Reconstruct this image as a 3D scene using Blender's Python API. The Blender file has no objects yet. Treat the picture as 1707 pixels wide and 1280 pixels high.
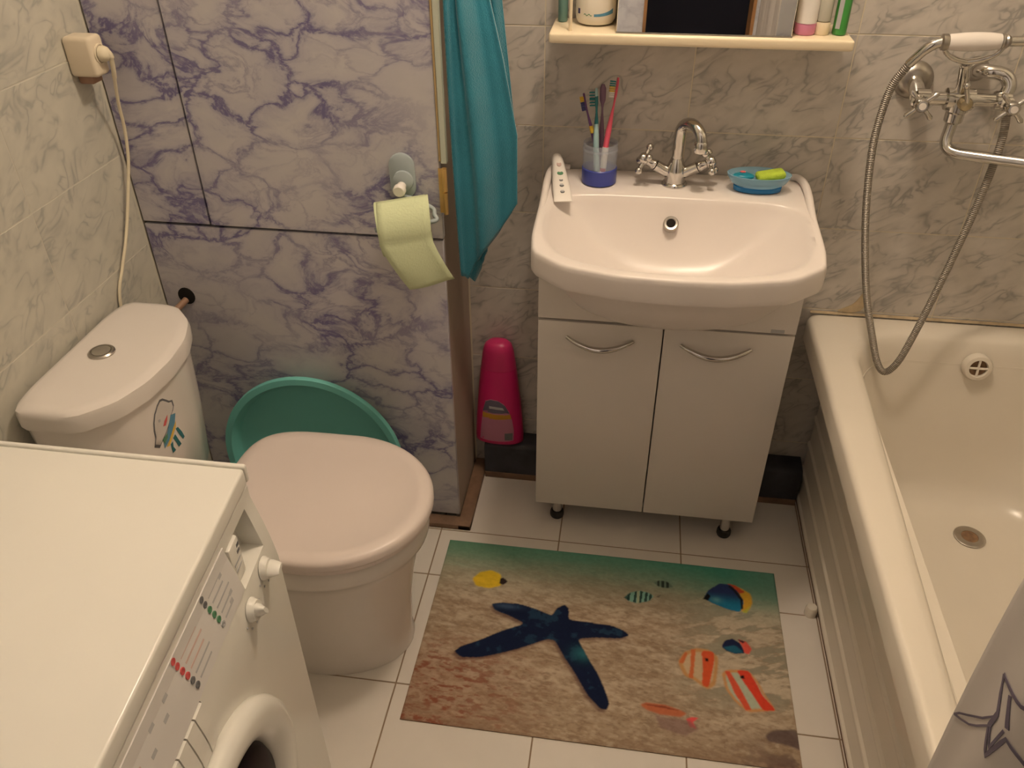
import bpy, bmesh, math, random
import numpy as np
from mathutils import Vector, Matrix
random.seed(7); rng = np.random.default_rng(7)
PI = math.pi
S = bpy.context.scene
COL = S.collection

# ------------------------------------------------------------------ camera, light, exposure
def cam_rot(yaw, pit, rol):
    yw, pt, rl = map(math.radians, (yaw, pit, rol))
    f = Vector((-math.sin(yw)*math.cos(pt), math.cos(yw)*math.cos(pt), -math.sin(pt)))
    r = Vector((math.cos(yw), math.sin(yw), 0)); u = r.cross(f)
    r2 = math.cos(rl)*r + math.sin(rl)*u; u2 = -math.sin(rl)*r + math.cos(rl)*u
    return Matrix((r2, u2, -f)).transposed()
cd = bpy.data.cameras.new('camera'); co = bpy.data.objects.new('camera', cd); COL.objects.link(co)
co.location = (-0.1108, -1.7332, 1.5405); co.rotation_mode = 'QUATERNION'
co.rotation_quaternion = cam_rot(8.6006, 35.6772, -0.4552).to_quaternion()
cd.sensor_width = 36; cd.lens = 36*1364.64/1707; cd.clip_start = 0.02
S.camera = co
w = bpy.data.worlds.new('world'); S.world = w; w.use_nodes = True
w.node_tree.nodes['Background'].inputs[0].default_value = (1, .8, .6, 1)
w.node_tree.nodes['Background'].inputs[1].default_value = 0.02
S.view_settings.view_transform = 'Standard'; S.view_settings.look = 'None'
S.view_settings.gamma = 1; S.view_settings.use_curve_mapping = False
S.view_settings.exposure = 0.0
LAMP = (-0.05, -0.48, 2.28)
LAMP_POWER = 35.0
LAMP_COL = (1.0, 0.805, 0.61)

# ------------------------------------------------------------------ materials
def new_mat(name):
    m = bpy.data.materials.new(name); m.use_nodes = True
    nt = m.node_tree; b = nt.nodes['Principled BSDF']
    return m, nt, b
def N(nt, typ, **kw):
    n = nt.nodes.new(typ)
    for k, v in kw.items(): setattr(n, k, v)
    return n
def ramp(nt, fac, stops):
    r = N(nt, 'ShaderNodeValToRGB'); e = r.color_ramp.elements
    while len(e) > 1: e.remove(e[-1])
    e[0].position = stops[0][0]; e[0].color = (*stops[0][1], 1)
    for p, c in stops[1:]:
        q = e.new(p); q.color = (*c, 1)
    nt.links.new(fac, r.inputs[0]); return r.outputs[0]
def g(v): return (v, v, v)
def mixc(nt, fac, a, b, mode='MIX'):
    m = N(nt, 'ShaderNodeMix', data_type='RGBA', blend_type=mode)
    for sock, val in ((m.inputs[0], fac), (m.inputs[6], a), (m.inputs[7], b)):
        if hasattr(val, 'links') or hasattr(val, 'is_linked'): nt.links.new(val, sock)
        elif isinstance(val, (int, float)): sock.default_value = val
        else: sock.default_value = (*val, 1)
    return m.outputs[2]
def mat(name, col, rough=.5, metal=0, spec=.5, coat=0, bump=0, bscale=80, var=0.04, vscale=6, sheen=0, trans=0, ior=1.45, alpha=1, sss=0):
    """plain material with a little procedural colour variation and relief"""
    m, nt, b = new_mat(name)
    b.inputs['Roughness'].default_value = rough; b.inputs['Metallic'].default_value = metal
    b.inputs['Specular IOR Level'].default_value = spec; b.inputs['Coat Weight'].default_value = coat
    b.inputs['Coat Roughness'].default_value = .08
    b.inputs['Transmission Weight'].default_value = trans; b.inputs['IOR'].default_value = ior
    b.inputs['Alpha'].default_value = alpha
    if sheen: b.inputs['Sheen Weight'].default_value = sheen
    tc = N(nt, 'ShaderNodeTexCoord')
    n = N(nt, 'ShaderNodeTexNoise'); n.inputs['Scale'].default_value = vscale; n.inputs['Detail'].default_value = 4
    nt.links.new(tc.outputs['Object'], n.inputs['Vector'])
    lo = tuple(max(0, c*(1-var)) for c in col); hi = tuple(min(1, c*(1+var)) for c in col)
    nt.links.new(ramp(nt, n.outputs[0], [(.3, lo), (.7, hi)]), b.inputs['Base Color'])
    if bump:
        n2 = N(nt, 'ShaderNodeTexNoise'); n2.inputs['Scale'].default_value = bscale; n2.inputs['Detail'].default_value = 3
        nt.links.new(tc.outputs['Object'], n2.inputs['Vector'])
        bp = N(nt, 'ShaderNodeBump'); bp.inputs['Strength'].default_value = bump; bp.inputs['Distance'].default_value = .002
        nt.links.new(n2.outputs[0], bp.inputs['Height']); nt.links.new(bp.outputs[0], b.inputs['Normal'])
    return m

def veined(name, base, cloud, vein, scale, stretch, rough=.3, strength=1.0, amp=1.0, core=.9):
    """marble print: pale rounded lobes with feathered dark veins that thicken in patches"""
    m, nt, b = new_mat(name); L = nt.links.new
    b.inputs['Roughness'].default_value = rough; b.inputs['Specular IOR Level'].default_value = .4
    tc = N(nt, 'ShaderNodeTexCoord')
    mp = N(nt, 'ShaderNodeMapping'); mp.inputs['Scale'].default_value = stretch; mp.inputs['Rotation'].default_value = (0, math.radians(-24), 0)
    L(tc.outputs['Object'], mp.inputs[0]); vec = mp.outputs[0]
    def math_(op, a, c=None, clamp=False):
        q = N(nt, 'ShaderNodeMath', operation=op); q.use_clamp = clamp
        for k, v in ((0, a), (1, c)):
            if v is None: continue
            if isinstance(v, (int, float)): q.inputs[k].default_value = v
            else: L(v, q.inputs[k])
        return q.outputs[0]
    def warp(v, s, k, det):
        n = N(nt, 'ShaderNodeTexNoise'); n.inputs['Scale'].default_value = s; n.inputs['Detail'].default_value = det; n.inputs['Roughness'].default_value = .6; L(v, n.inputs['Vector'])
        su = N(nt, 'ShaderNodeVectorMath', operation='SUBTRACT'); su.inputs[1].default_value = (.5, .5, .5); L(n.outputs['Color'], su.inputs[0])
        sc = N(nt, 'ShaderNodeVectorMath', operation='SCALE'); sc.inputs['Scale'].default_value = k; L(su.outputs[0], sc.inputs[0])
        ad = N(nt, 'ShaderNodeVectorMath', operation='ADD'); L(v, ad.inputs[0]); L(sc.outputs[0], ad.inputs[1]); return ad.outputs[0]
    wv = warp(warp(vec, scale*.55, .9/scale*amp, 2), scale*2.2, .55/scale*amp, 6)
    def noise(s, lo, hi, det=3, v=None):
        n = N(nt, 'ShaderNodeTexNoise'); n.inputs['Scale'].default_value = s; n.inputs['Detail'].default_value = det; L(v or wv, n.inputs['Vector'])
        return ramp(nt, n.outputs[0], [(lo, g(0)), (hi, g(1))])
    def dist(s):
        v = N(nt, 'ShaderNodeTexVoronoi', feature='DISTANCE_TO_EDGE'); v.inputs['Scale'].default_value = s; L(wv, v.inputs['Vector']); return v.outputs['Distance']
    fn = N(nt, 'ShaderNodeTexNoise'); fn.inputs['Scale'].default_value = scale*9; fn.inputs['Detail'].default_value = 4; L(wv, fn.inputs['Vector'])
    jit = math_('MULTIPLY', math_('SUBTRACT', fn.outputs[0], .5), .16)
    d1 = math_('ADD', dist(scale), jit); d2 = math_('ADD', dist(scale*1.9), jit)
    patch = noise(scale*.42, .34, .60, 2, vec); patch2 = noise(scale*.6, .44, .64, 3)
    halo = math_('MULTIPLY', ramp(nt, d1, [(0, g(1)), (.06, g(.75)), (.16, g(.3)), (.34, g(0))]), math_('ADD', math_('MULTIPLY', patch, .8), .12))
    core1 = math_('MULTIPLY', ramp(nt, d1, [(0, g(1)), (.018, g(.8)), (.06, g(.18)), (.12, g(0))]), math_('ADD', math_('MULTIPLY', patch, .95), .04))
    core2 = math_('MULTIPLY', ramp(nt, d2, [(0, g(1)), (.03, g(.6)), (.10, g(.1)), (.2, g(0))]), patch2)
    smear = math_('MULTIPLY', noise(scale*1.5, .55, .75, 6), patch)
    col = mixc(nt, noise(scale*.8, .40, .75, 4), base, tuple(a*.7+c*.3 for a, c in zip(base, cloud)))
    col = mixc(nt, math_('MULTIPLY', halo, .85*strength), col, cloud)
    col = mixc(nt, math_('MULTIPLY', smear, .6*strength), col, cloud)
    col = mixc(nt, math_('MULTIPLY', core2, .55*strength), col, vein)
    col = mixc(nt, math_('MULTIPLY', core1, core*strength), col, vein)
    L(col, b.inputs['Base Color'])
    return m

def swirl(name, base, streak, scale, stretch, rough=.35):
    """ceramic wall tile: thin grey-green curling streaks on cream, own offset for each tile"""
    m, nt, b = new_mat(name); L = nt.links.new
    b.inputs['Roughness'].default_value = rough; b.inputs['Specular IOR Level'].default_value = .4
    tc = N(nt, 'ShaderNodeTexCoord'); oi = N(nt, 'ShaderNodeObjectInfo')
    mul = N(nt, 'ShaderNodeMath', operation='MULTIPLY'); mul.inputs[1].default_value = 53.0; L(oi.outputs['Random'], mul.inputs[0])
    add = N(nt, 'ShaderNodeVectorMath', operation='ADD'); L(tc.outputs['Object'], add.inputs[0]); L(mul.outputs[0], add.inputs[1])
    m0 = N(nt, 'ShaderNodeMapping'); m0.inputs['Rotation'].default_value = (math.radians(-30), math.radians(30), 0); L(add.outputs[0], m0.inputs[0])
    mp = N(nt, 'ShaderNodeMapping'); mp.inputs['Scale'].default_value = stretch; L(m0.outputs[0], mp.inputs[0])
    def streaks(sc, off, det):
        ad = N(nt, 'ShaderNodeVectorMath', operation='ADD'); ad.inputs[1].default_value = (off, off*1.7, -off); L(mp.outputs[0], ad.inputs[0])
        n = N(nt, 'ShaderNodeTexNoise'); n.inputs['Scale'].default_value = sc; n.inputs['Detail'].default_value = det; n.inputs['Distortion'].default_value = .8; n.inputs['Roughness'].default_value = .5
        L(ad.outputs[0], n.inputs['Vector'])
        line = ramp(nt, n.outputs[0], [(.38, g(0)), (.46, g(.25)), (.505, g(.9)), (.535, g(.25)), (.60, g(0))])
        n2 = N(nt, 'ShaderNodeTexNoise'); n2.inputs['Scale'].default_value = sc*1.1; n2.inputs['Detail'].default_value = 2; L(ad.outputs[0], n2.inputs['Vector'])
        q = N(nt, 'ShaderNodeMath', operation='MULTIPLY'); L(line, q.inputs[0]); L(ramp(nt, n2.outputs[0], [(.43, g(.0)), (.60, g(1))]), q.inputs[1])
        return q.outputs[0]
    q = N(nt, 'ShaderNodeMath', operation='MAXIMUM'); L(streaks(scale, 0, 2.5), q.inputs[0]); L(streaks(scale*1.15, 7.3, 2.5), q.inputs[1])
    n3 = N(nt, 'ShaderNodeTexNoise'); n3.inputs['Scale'].default_value = scale*1.6; n3.inputs['Detail'].default_value = 5; L(mp.outputs[0], n3.inputs['Vector'])
    cl = ramp(nt, n3.outputs[0], [(.35, base), (.72, tuple(a*.72+c*.28 for a, c in zip(base, streak)))])
    L(mixc(nt, q.outputs[0], cl, streak), b.inputs['Base Color'])
    return m

M = {}
M['tile'] = swirl('cream_swirl_tile', (.62, .575, .52), (.31, .295, .275), 10.5, (1, 1, 2.1))
M['lefttile'] = swirl('cream_wall_tile', (.60, .575, .49), (.36, .355, .32), 9.5, (1, 1, 2.0))
M['grout'] = mat('cream_grout', (.70, .63, .49), .8)
M['leftgrout'] = mat('pale_grout', (.60, .57, .48), .7)
M['marble'] = veined('violet_marble_panel', (.60, .575, .58), (.40, .385, .47), (.15, .13, .28), 7.2, (1, 1, 1.5), .3, amp=1.6, core=.92)
M['marble2'] = veined('pale_marble_panel', (.80, .82, .90), (.66, .69, .80), (.44, .45, .56), 4, (1, 1, 1.3), .3, .7)
M['floor_tile'] = mat('white_floor_tile', (.74, .69, .63), .22, var=.03, vscale=9)
M['floor_grout'] = mat('brown_grout', (.30, .22, .15), .9)
M['ceiling'] = mat('white_paint', (.8, .79, .76), .9)
M['ceramic'] = mat('white_ceramic', (.78, .73, .68), .14, spec=.5, var=.015)
M['sinkceramic'] = mat('sink_ceramic', (.76, .70, .66), .28, spec=.5, var=.015)
M['lidplastic'] = mat('lid_plastic', (.74, .65, .60), .3, var=.015)
M['enamel'] = mat('bath_enamel', (.78, .72, .62), .22, var=.02)
M['machine'] = mat('machine_white', (.79, .775, .715), .22, var=.02, vscale=3)
M['machinedark'] = mat('machine_gap', (.22, .20, .17), .6)
M['plate'] = mat('control_plate', (.70, .68, .66), .35, var=.02)
M['cab'] = mat('white_laminate', (.74, .69, .64), .35, var=.015)
M['gapshade'] = mat('gap_shade', (.30, .26, .22), .7)
M['chrome'] = mat('chrome', (.62, .60, .57), .13, metal=1, var=.03)
M['steelhose'] = None
M['chrome_dull'] = mat('dull_chrome', (.46, .43, .39), .28, metal=1, var=.1, vscale=60)
M['black'] = mat('black_rubber', (.02, .018, .016), .5)
M['hole'] = mat('dark_hole', (.012, .009, .007), .9)
M['rust'] = mat('rusty_rim', (.22, .13, .07), .7, var=.3, vscale=90)
M['gold'] = mat('brass', (.80, .52, .20), .3, metal=.8, var=.05)
M['yellowed'] = mat('yellowed_chrome', (.52, .44, .30), .25, metal=.9)
M['goldstrip'] = mat('gold_trim', (.50, .36, .18), .4, metal=.3)
M['greenwhite'] = mat('pale_edge', (.56, .60, .50), .5)
M['sidepaint'] = mat('beige_side', (.44, .35, .28), .6, var=.1, bump=.1)
M['batten'] = mat('brown_wood', (.22, .13, .08), .6, var=.3, vscale=18)
M['teal'] = mat('teal_plastic', (.20, .60, .55), .45, var=.03)
M['pink'] = mat('magenta_plastic', (.66, .02, .16), .3, var=.03)
M['paper'] = mat('green_paper', (.60, .66, .41), .9, bump=.35, bscale=260, var=.03)
M['card'] = mat('cardboard', (.42, .33, .22), .9)
M['greyblue'] = mat('greyblue_plastic', (.40, .46, .48), .35)
M['cream'] = mat('cream_plastic', (.82, .70, .50), .3, var=.02)
M['socket'] = mat('socket_cream', (.76, .66, .50), .35)
M['cord'] = mat('cream_cord', (.76, .68, .50), .5)
M['duct'] = mat('dark_duct', (.035, .035, .042), .5, var=.5, vscale=14, bump=.3)
M['copper'] = mat('old_pipe', (.34, .20, .13), .5, var=.2)
M['darkgrey'] = mat('dark_print', (.16, .16, .17), .5)
M['pinkprint'] = mat('pale_pink_print', (.62, .46, .42), .5)
M['greyprint'] = mat('pale_grey_print', (.45, .45, .46), .5)
M['redprint'] = mat('red_print', (.62, .10, .10), .5)
M['greenprint'] = mat('green_print', (.10, .26, .14), .5)
M['blueprint'] = mat('blue_print', (.10, .28, .42), .5)
M['yellowprint'] = mat('yellow_print', (.80, .52, .08), .5)
M['navyprint'] = mat('navy_print', (.05, .05, .16), .5)
M['stickerwhite'] = mat('sticker_white', (.66, .62, .58), .5)
M['whiteprint'] = mat('white_sheet', (.80, .78, .76), .5)
M['hall'] = mat('dark_hall', (.035, .037, .06), .8)
M['wood'] = mat('orange_wood', (.42, .22, .10), .45, var=.2, vscale=12)
M['mirror'] = mat('mirror_silver', (.90, .90, .90), .01, metal=1, var=0)
M['caulk'] = mat('stained_sealant', (.52, .41, .26), .6, var=.25, vscale=30)
def terry(name, col):
    return mat(name, col, .95, sheen=.4, bump=.9, bscale=420, var=.12, vscale=9)
M['towel'] = terry('teal_terry', (.022, .205, .285))
def glassy(name, col, rough=.05, ior=1.3):
    return mat(name, col, rough, trans=1.0, ior=ior, var=0)
M['glass'] = mat('clear_glass', (.55, .60, .70), .06, alpha=.28, var=0)
M['blueglass'] = mat('blue_clear_plastic', (.30, .55, .72), .1, alpha=.55, var=0)
M['blueband'] = mat('blue_band', (.05, .07, .34), .3)
M['bluedish'] = mat('blue_dish_base', (.01, .17, .42), .25)
M['doorglass'] = mat('dark_door_glass', (.012, .008, .011), .4, spec=.1)
M['curtain'] = None

# corrugated hose
def hose_mat():
    m, nt, b = new_mat('corrugated_steel'); L = nt.links.new
    b.inputs['Metallic'].default_value = .6; b.inputs['Roughness'].default_value = .42
    b.inputs['Base Color'].default_value = (.47, .43, .38, 1)
    uv = N(nt, 'ShaderNodeUVMap'); uv.uv_map = 'UVMap'
    wv = N(nt, 'ShaderNodeTexWave', bands_direction='Y'); wv.inputs['Scale'].default_value = 90
    L(uv.outputs[0], wv.inputs[0])
    bp = N(nt, 'ShaderNodeBump'); bp.inputs['Strength'].default_value = .8; bp.inputs['Distance'].default_value = .002
    L(wv.outputs['Fac'], bp.inputs['Height']); L(bp.outputs[0], b.inputs['Normal'])
    L(ramp(nt, wv.outputs['Fac'], [(0, (.20, .175, .15)), (.6, (.42, .38, .33))]), b.inputs['Base Color'])
    return m
M['steelhose'] = hose_mat()

# ------------------------------------------------------------------ object helpers
def thing(name, label, cat, loc=(0, 0, 0), group=None):
    o = bpy.data.objects.new(name, None); COL.objects.link(o); o.location = loc
    o.empty_display_size = .05
    o['label'] = label; o['category'] = cat
    if group: o['group'] = group
    return o
def place(o, parent):
    if parent is None: return o
    o.parent = parent
    if parent.parent is None: o.location = Vector(o.location) - Vector(parent.location)
    return o
def link(name, me, material, parent=None, smooth=True, angle=40, label=None):
    o = bpy.data.objects.new(name, me); COL.objects.link(o)
    if material is not None and len(me.materials) == 0: me.materials.append(material)
    if smooth:
        me.polygons.foreach_set('use_smooth', [True]*len(me.polygons))
        try: me.set_sharp_from_angle(angle=math.radians(angle))
        except Exception: pass
    if label: o['label'] = label
    return place(o, parent)
def tag(o, label=None, cat=None, group=None, kind=None):
    if label: o['label'] = label
    if cat: o['category'] = cat
    if group: o['group'] = group
    if kind: o['kind'] = kind
    return o
def bm_mesh(bm, name):
    bmesh.ops.recalc_face_normals(bm, faces=bm.faces[:])
    me = bpy.data.meshes.new(name); bm.to_mesh(me); bm.free(); return me
def vf(verts, faces, name='m'):
    bm = bmesh.new(); vs = [bm.verts.new(v) for v in verts]
    for f in faces:
        try: bm.faces.new([vs[i] for i in f])
        except ValueError: pass
    bmesh.ops.remove_doubles(bm, verts=bm.verts[:], dist=1e-6)
    return bm_mesh(bm, name)
def box_bm(x0, x1, y0, y1, z0, z1, bev=0, seg=2, bm=None):
    b = bmesh.new()
    r = bmesh.ops.create_cube(b, size=1)
    for v in b.verts: v.co = Vector(((x0+x1)/2+v.co.x*(x1-x0), (y0+y1)/2+v.co.y*(y1-y0), (z0+z1)/2+v.co.z*(z1-z0)))
    if bev: bmesh.ops.bevel(b, geom=b.edges[:], offset=bev, segments=seg, affect='EDGES', profile=.5)
    if bm is None: return b
    me = bpy.data.meshes.new('t'); b.to_mesh(me); b.free(); bm.from_mesh(me); bpy.data.meshes.remove(me); return bm
def box(name, x0, x1, y0, y1, z0, z1, m, parent=None, bev=.002, seg=2, label=None):
    return link(name, bm_mesh(box_bm(x0, x1, y0, y1, z0, z1, bev, seg), name), m, parent, label=label)
def loft_bm(rings, cap0=True, cap1=True, bm=None):
    bm = bm or bmesh.new(); n = len(rings[0]); R = [[bm.verts.new(p) for p in r] for r in rings]
    for a, b in zip(R, R[1:]):
        for i in range(n): bm.faces.new((a[i], a[(i+1) % n], b[(i+1) % n], b[i]))
    if cap0: bm.faces.new(R[0])
    if cap1: bm.faces.new(R[-1][::-1])
    return bm
def loft(name, rings, m, parent=None, cap0=True, cap1=True, angle=40, label=None):
    return link(name, bm_mesh(loft_bm(rings, cap0, cap1), name), m, parent, angle=angle, label=label)
def frame(axis):
    a = Vector(axis).normalized(); t = Vector((0, 0, 1)) if abs(a.z) < .9 else Vector((1, 0, 0))
    u = t.cross(a).normalized(); return u, a.cross(u), a
def lathe_rings(prof, base, axis=(0, 0, 1), n=24, sx=1, sy=1, u=None):
    """prof: (radius, height) pairs along the axis"""
    if u is None: u, v, a = frame(axis)
    else:
        a = Vector(axis).normalized(); u = Vector(u).normalized(); v = a.cross(u)
    b = Vector(base)
    return [[b + a*h + u*(r*sx*math.cos(2*PI*i/n)) + v*(r*sy*math.sin(2*PI*i/n)) for i in range(n)] for r, h in prof]
def lathe(name, prof, base, m, parent=None, axis=(0, 0, 1), n=24, sx=1, sy=1, cap0=True, cap1=True, angle=40, label=None, u=None):
    return loft(name, lathe_rings(prof, base, axis, n, sx, sy, u), m, parent, cap0, cap1, angle, label)
def smooth_path(pts, k=8):
    P = [Vector(p) for p in pts]; out = []
    for i in range(len(P)-1):
        p0 = P[max(i-1, 0)]; p1 = P[i]; p2 = P[i+1]; p3 = P[min(i+2, len(P)-1)]
        for j in range(k):
            t = j/k
            out.append(.5*((2*p1)+(p2-p0)*t+(2*p0-5*p1+4*p2-p3)*t*t+(3*p1-p0-3*p2+p3)*t**3))
    out.append(P[-1]); return out
def tube_bm(path, r, n=12, bm=None, cap=True):
    P = [Vector(p) for p in path]; rs = r if isinstance(r, (list, tuple)) else [r]*len(P)
    T = [(P[min(i+1, len(P)-1)]-P[max(i-1, 0)]).normalized() for i in range(len(P))]
    u, v, a = frame(T[0]); rings = []
    for i, (p, t) in enumerate(zip(P, T)):
        u = (u - t*u.dot(t)).normalized(); v = t.cross(u)
        rings.append([p + rs[i]*(u*math.cos(2*PI*k/n)+v*math.sin(2*PI*k/n)) for k in range(n)])
    return loft_bm(rings, cap, cap, bm)
def tube(name, path, r, m, parent=None, n=12, label=None):
    return link(name, bm_mesh(tube_bm(path, r, n), name), m, parent, angle=60, label=label)
def hose(name, path, r, m, parent=None, n=12):
    P = [Vector(p) for p in path]; bm = tube_bm(P, r, n)
    uvl = bm.loops.layers.uv.new('UVMap'); L = [0]
    for a, b in zip(P, P[1:]): L.append(L[-1]+(b-a).length)
    idx = {}
    for i, v in enumerate(bm.verts): idx[v] = (i // n, i % n)
    for f in bm.faces:
        for lp in f.loops:
            k, j = idx[lp.vert]; lp[uvl].uv = (j/n, L[k])
    return link(name, bm_mesh(bm, name), m, parent, angle=60)
def rrect(cx, cy, hx, hy, r, z, n=6):
    r = min(r, hx-1e-4, hy-1e-4); out = []
    for sx, sy, a0 in ((1, 1, 0), (-1, 1, 90), (-1, -1, 180), (1, -1, 270)):
        for i in range(n+1):
            a = math.radians(a0+90*i/n); out.append(Vector((cx+sx*(hx-r)+r*math.cos(a), cy+sy*(hy-r)+r*math.sin(a), z)))
    return out
def polar(poly, c, n, z=0):
    """resample a star-shaped plan outline by angle round c"""
    c = Vector((c[0], c[1])); P = [Vector((p[0], p[1])) for p in poly]; out = []
    for k in range(n):
        a = 2*PI*k/n; d = Vector((math.cos(a), math.sin(a))); best = None
        for i in range(len(P)):
            p = P[i]-c; q = P[(i+1) % len(P)]-c; e = q-p
            den = d.x*e.y-d.y*e.x
            if abs(den) < 1e-12: continue
            t = (p.x*e.y-p.y*e.x)/den; s = (p.x*d.y-p.y*d.x)/den
            if t > 0 and -1e-9 <= s <= 1+1e-9 and (best is None or t > best): best = t
        out.append(Vector((c.x+d.x*best, c.y+d.y*best, z)))
    return out
def chaikin(poly, it=3):
    P = [Vector((p[0], p[1])) for p in poly]
    for _ in range(it):
        Q = []
        for i in range(len(P)):
            a, b = P[i], P[(i+1) % len(P)]; Q += [a*.75+b*.25, a*.25+b*.75]
        P = Q
    return P
def lerp_ring(A, B, t, z=None):
    return [Vector((a.x+(b.x-a.x)*t, a.y+(b.y-a.y)*t, (a.z+(b.z-a.z)*t) if z is None else z)) for a, b in zip(A, B)]
def sphere_bm(c, r, bm, n=12, m=8, sx=1, sy=1, sz=1):
    rings = [[Vector((c[0]+sx*r*math.sin(PI*j/m)*math.cos(2*PI*i/n), c[1]+sy*r*math.sin(PI*j/m)*math.sin(2*PI*i/n), c[2]-sz*r*math.cos(PI*j/m))) for i in range(n)] for j in range(1, m)]
    return loft_bm(rings, True, True, bm)
def plate(name, pts, nrm, th, m, parent=None, label=None):
    """flat polygon given thickness th along nrm"""
    nv = Vector(nrm).normalized()*th; a = [Vector(p) for p in pts]; b = [p+nv for p in a]
    return loft(name, [a, b], m, parent, True, True, 30, label)

# ------------------------------------------------------------------ room shell
XL, XR, ZC, YF = -1.136, 1.045, 2.5, -1.90
def struct(o): o['kind'] = 'structure'; return o
floor = struct(box('floor', XL-.1, XR+.1, YF-1.2, .12, -.10, -.0012, M['floor_grout'], bev=0))
wall_back = struct(box('wall_back', XL-.1, XR+.1, .0008, .12, 0, ZC, M['grout'], bev=0))
wall_left = struct(box('wall_left', XL-.1, XL-.0006, YF-.1, .0008, 0, ZC, M['leftgrout'], bev=0))
wall_right = struct(box('wall_right', XR, XR+.1, YF-.1, .004, 0, ZC, M['lefttile'], bev=0))
ceiling = struct(box('ceiling', XL-.1, XR+.1, YF-1.2, .12, ZC, ZC+.1, M['ceiling'], bev=0))
DX0, DX1, DH = -.10, .30, 2.02
bm = box_bm(XL, DX0, YF-.1, YF, 0, ZC); box_bm(DX1, XR, YF-.1, YF, 0, ZC, bm=bm); box_bm(DX0, DX1, YF-.1, YF, DH, ZC, bm=bm)
wall_front = struct(link('wall_front', bm_mesh(bm, 'wall_front'), M['marble2'], smooth=False))
bm = box_bm(DX0-.006, DX0+.006, YF-.11, YF+.015, 0, DH); box_bm(DX1-.006, DX1+.006, YF-.11, YF+.015, 0, DH, bm=bm); box_bm(DX0-.006, DX1+.006, YF-.11, YF+.015, DH-.012, DH+.02, bm=bm)
trim1 = struct(link('trim_1', bm_mesh(bm, 'trim_1'), M['wood'], smooth=False))
# dark hall behind the doorway
bm = box_bm(-.7, -.6, YF-1.2, YF-.1, 0, ZC); box_bm(.8, .9, YF-1.2, YF-.1, 0, ZC, bm=bm); box_bm(-.7, .9, YF-1.3, YF-1.2, 0, ZC, bm=bm)
struct(link('wall_hall', bm_mesh(bm, 'wall_hall'), M['hall'], smooth=False))

def tile_mesh(name, sx, sy, sz, ch, m):
    me = bm_mesh(box_bm(-sx/2, sx/2, -sy/2, sy/2, -sz/2, sz/2, ch, 1), name); me.materials.append(m); return me
tile_cache = {}
def tile(parent, c, size, m, ch=.0005):
    key = (round(size[0], 3), round(size[1], 3), round(size[2], 3), m.name)
    if key not in tile_cache: tile_cache[key] = tile_mesh('tile', *size, ch, m)
    o = bpy.data.objects.new('tile', tile_cache[key]); COL.objects.link(o); o.location = c; o.parent = parent
    return o
def spans(lines, lo, hi, gap):
    L = [lo]+[l for l in sorted(lines) if lo < l < hi]+[hi]
    return [(a+gap/2, b-gap/2) for a, b in zip(L, L[1:]) if b-a > gap*3]
GW = .0022
xs_back = spans([-.6+.3*i for i in range(-3, 8)], -.476, XR, GW)
zs_back = spans([.9679-.2*i for i in range(-5, 6)], 0, 1.9679, GW)
for a, b in xs_back:
    for c, d in zs_back:
        tile(wall_back, ((a+b)/2, .004, (c+d)/2), (b-a, .008, d-c), M['tile'])
ys_left = spans([-.236-.3*i for i in range(1, 6)], -1.73, -.242, GW)
zs_left = spans([.355+.2*i for i in range(-1, 9)], .0, 1.955, GW)
for a, b in ys_left:
    for c, d in zs_left:
        tile(wall_left, (XL-.004, (a+b)/2, (c+d)/2), (.008, b-a, d-c), M['lefttile'])
FX, FT, FY1, FY2 = -.519, .3053, -.2738, -.4255
xs_f = spans([FX+FT*i for i in range(-2, 6)], -1.128, XR, .0032)
ys_f = spans([FY1, FY2]+[FY2-FT*i for i in range(1, 5)], -1.86, -.004, .0032)
for a, b in xs_f:
    if a > .5: continue
    for c, d in ys_f:
        tile(floor, ((a+b)/2, (c+d)/2, -.003), (b-a, d-c, .006), M['floor_tile'])

# ceiling lamp
lt = thing('ceiling_lamp', 'round white glass lamp hanging under the bathroom ceiling', 'lamp', (LAMP[0], LAMP[1], ZC))
lathe('base', [(.05, 0), (.05, -.02), (.012, -.03), (.012, -(ZC-LAMP[2]-.075))], (LAMP[0], LAMP[1], ZC-.001), M['socket'], lt, n=20)
m, nt, b = new_mat('lamp_glow')
b.inputs['Emission Color'].default_value = (*LAMP_COL, 1); b.inputs['Emission Strength'].default_value = LAMP_POWER/(4*PI*.08**2)/PI
b.inputs['Base Color'].default_value = (.8, .8, .8, 1)
M['glow'] = m
bm = bmesh.new(); sphere_bm(LAMP, .08, bm, 16, 10); link('globe', bm_mesh(bm, 'globe'), M['glow'], lt)

# ------------------------------------------------------------------ marble pipe closet
YP, XRP = -.2363, -.4778
pc = thing('pipe_closet', 'floor-to-ceiling pipe closet clad in violet veined marble panels beside the toilet', 'closet', (-.8, -.2, 0))
SEAM, SX = .8034, -.9797
box('panel', XL+.003, XRP, YP, YP+.012, .022, SEAM-.003, M['marble'], pc, .001, 1)
box('panel', XL+.003, SX-.002, YP, YP+.012, SEAM+.003, ZC-.003, M['marble'], pc, .001, 1)
dr = box('door', SX+.002, -.476, YP-.002, YP+.012, SEAM+.003, 2.2, M['marble'], pc, .001, 1)
box('trim', -.476, -.4725, YP-.004, YP+.014, .97, 2.2, M['goldstrip'], dr, .0005, 1, label='thin gold strip down the door edge')
box('edge_band', -.4725, -.461, YP-.002, YP+.012, .965, 2.2, M['greenwhite'], dr, .001, 1)
hb_ = bmesh.new()
tube_bm([(-.4655, YP-.006, .863), (-.4655, YP-.006, .908)], .0045, 10, hb_); tube_bm([(-.4655, YP-.006, .911), (-.4655, YP-.006, .958)], .0050, 10, hb_)
box_bm(-.478, -.466, YP-.005, YP-.002, .865, .956, bm=hb_)
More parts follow.
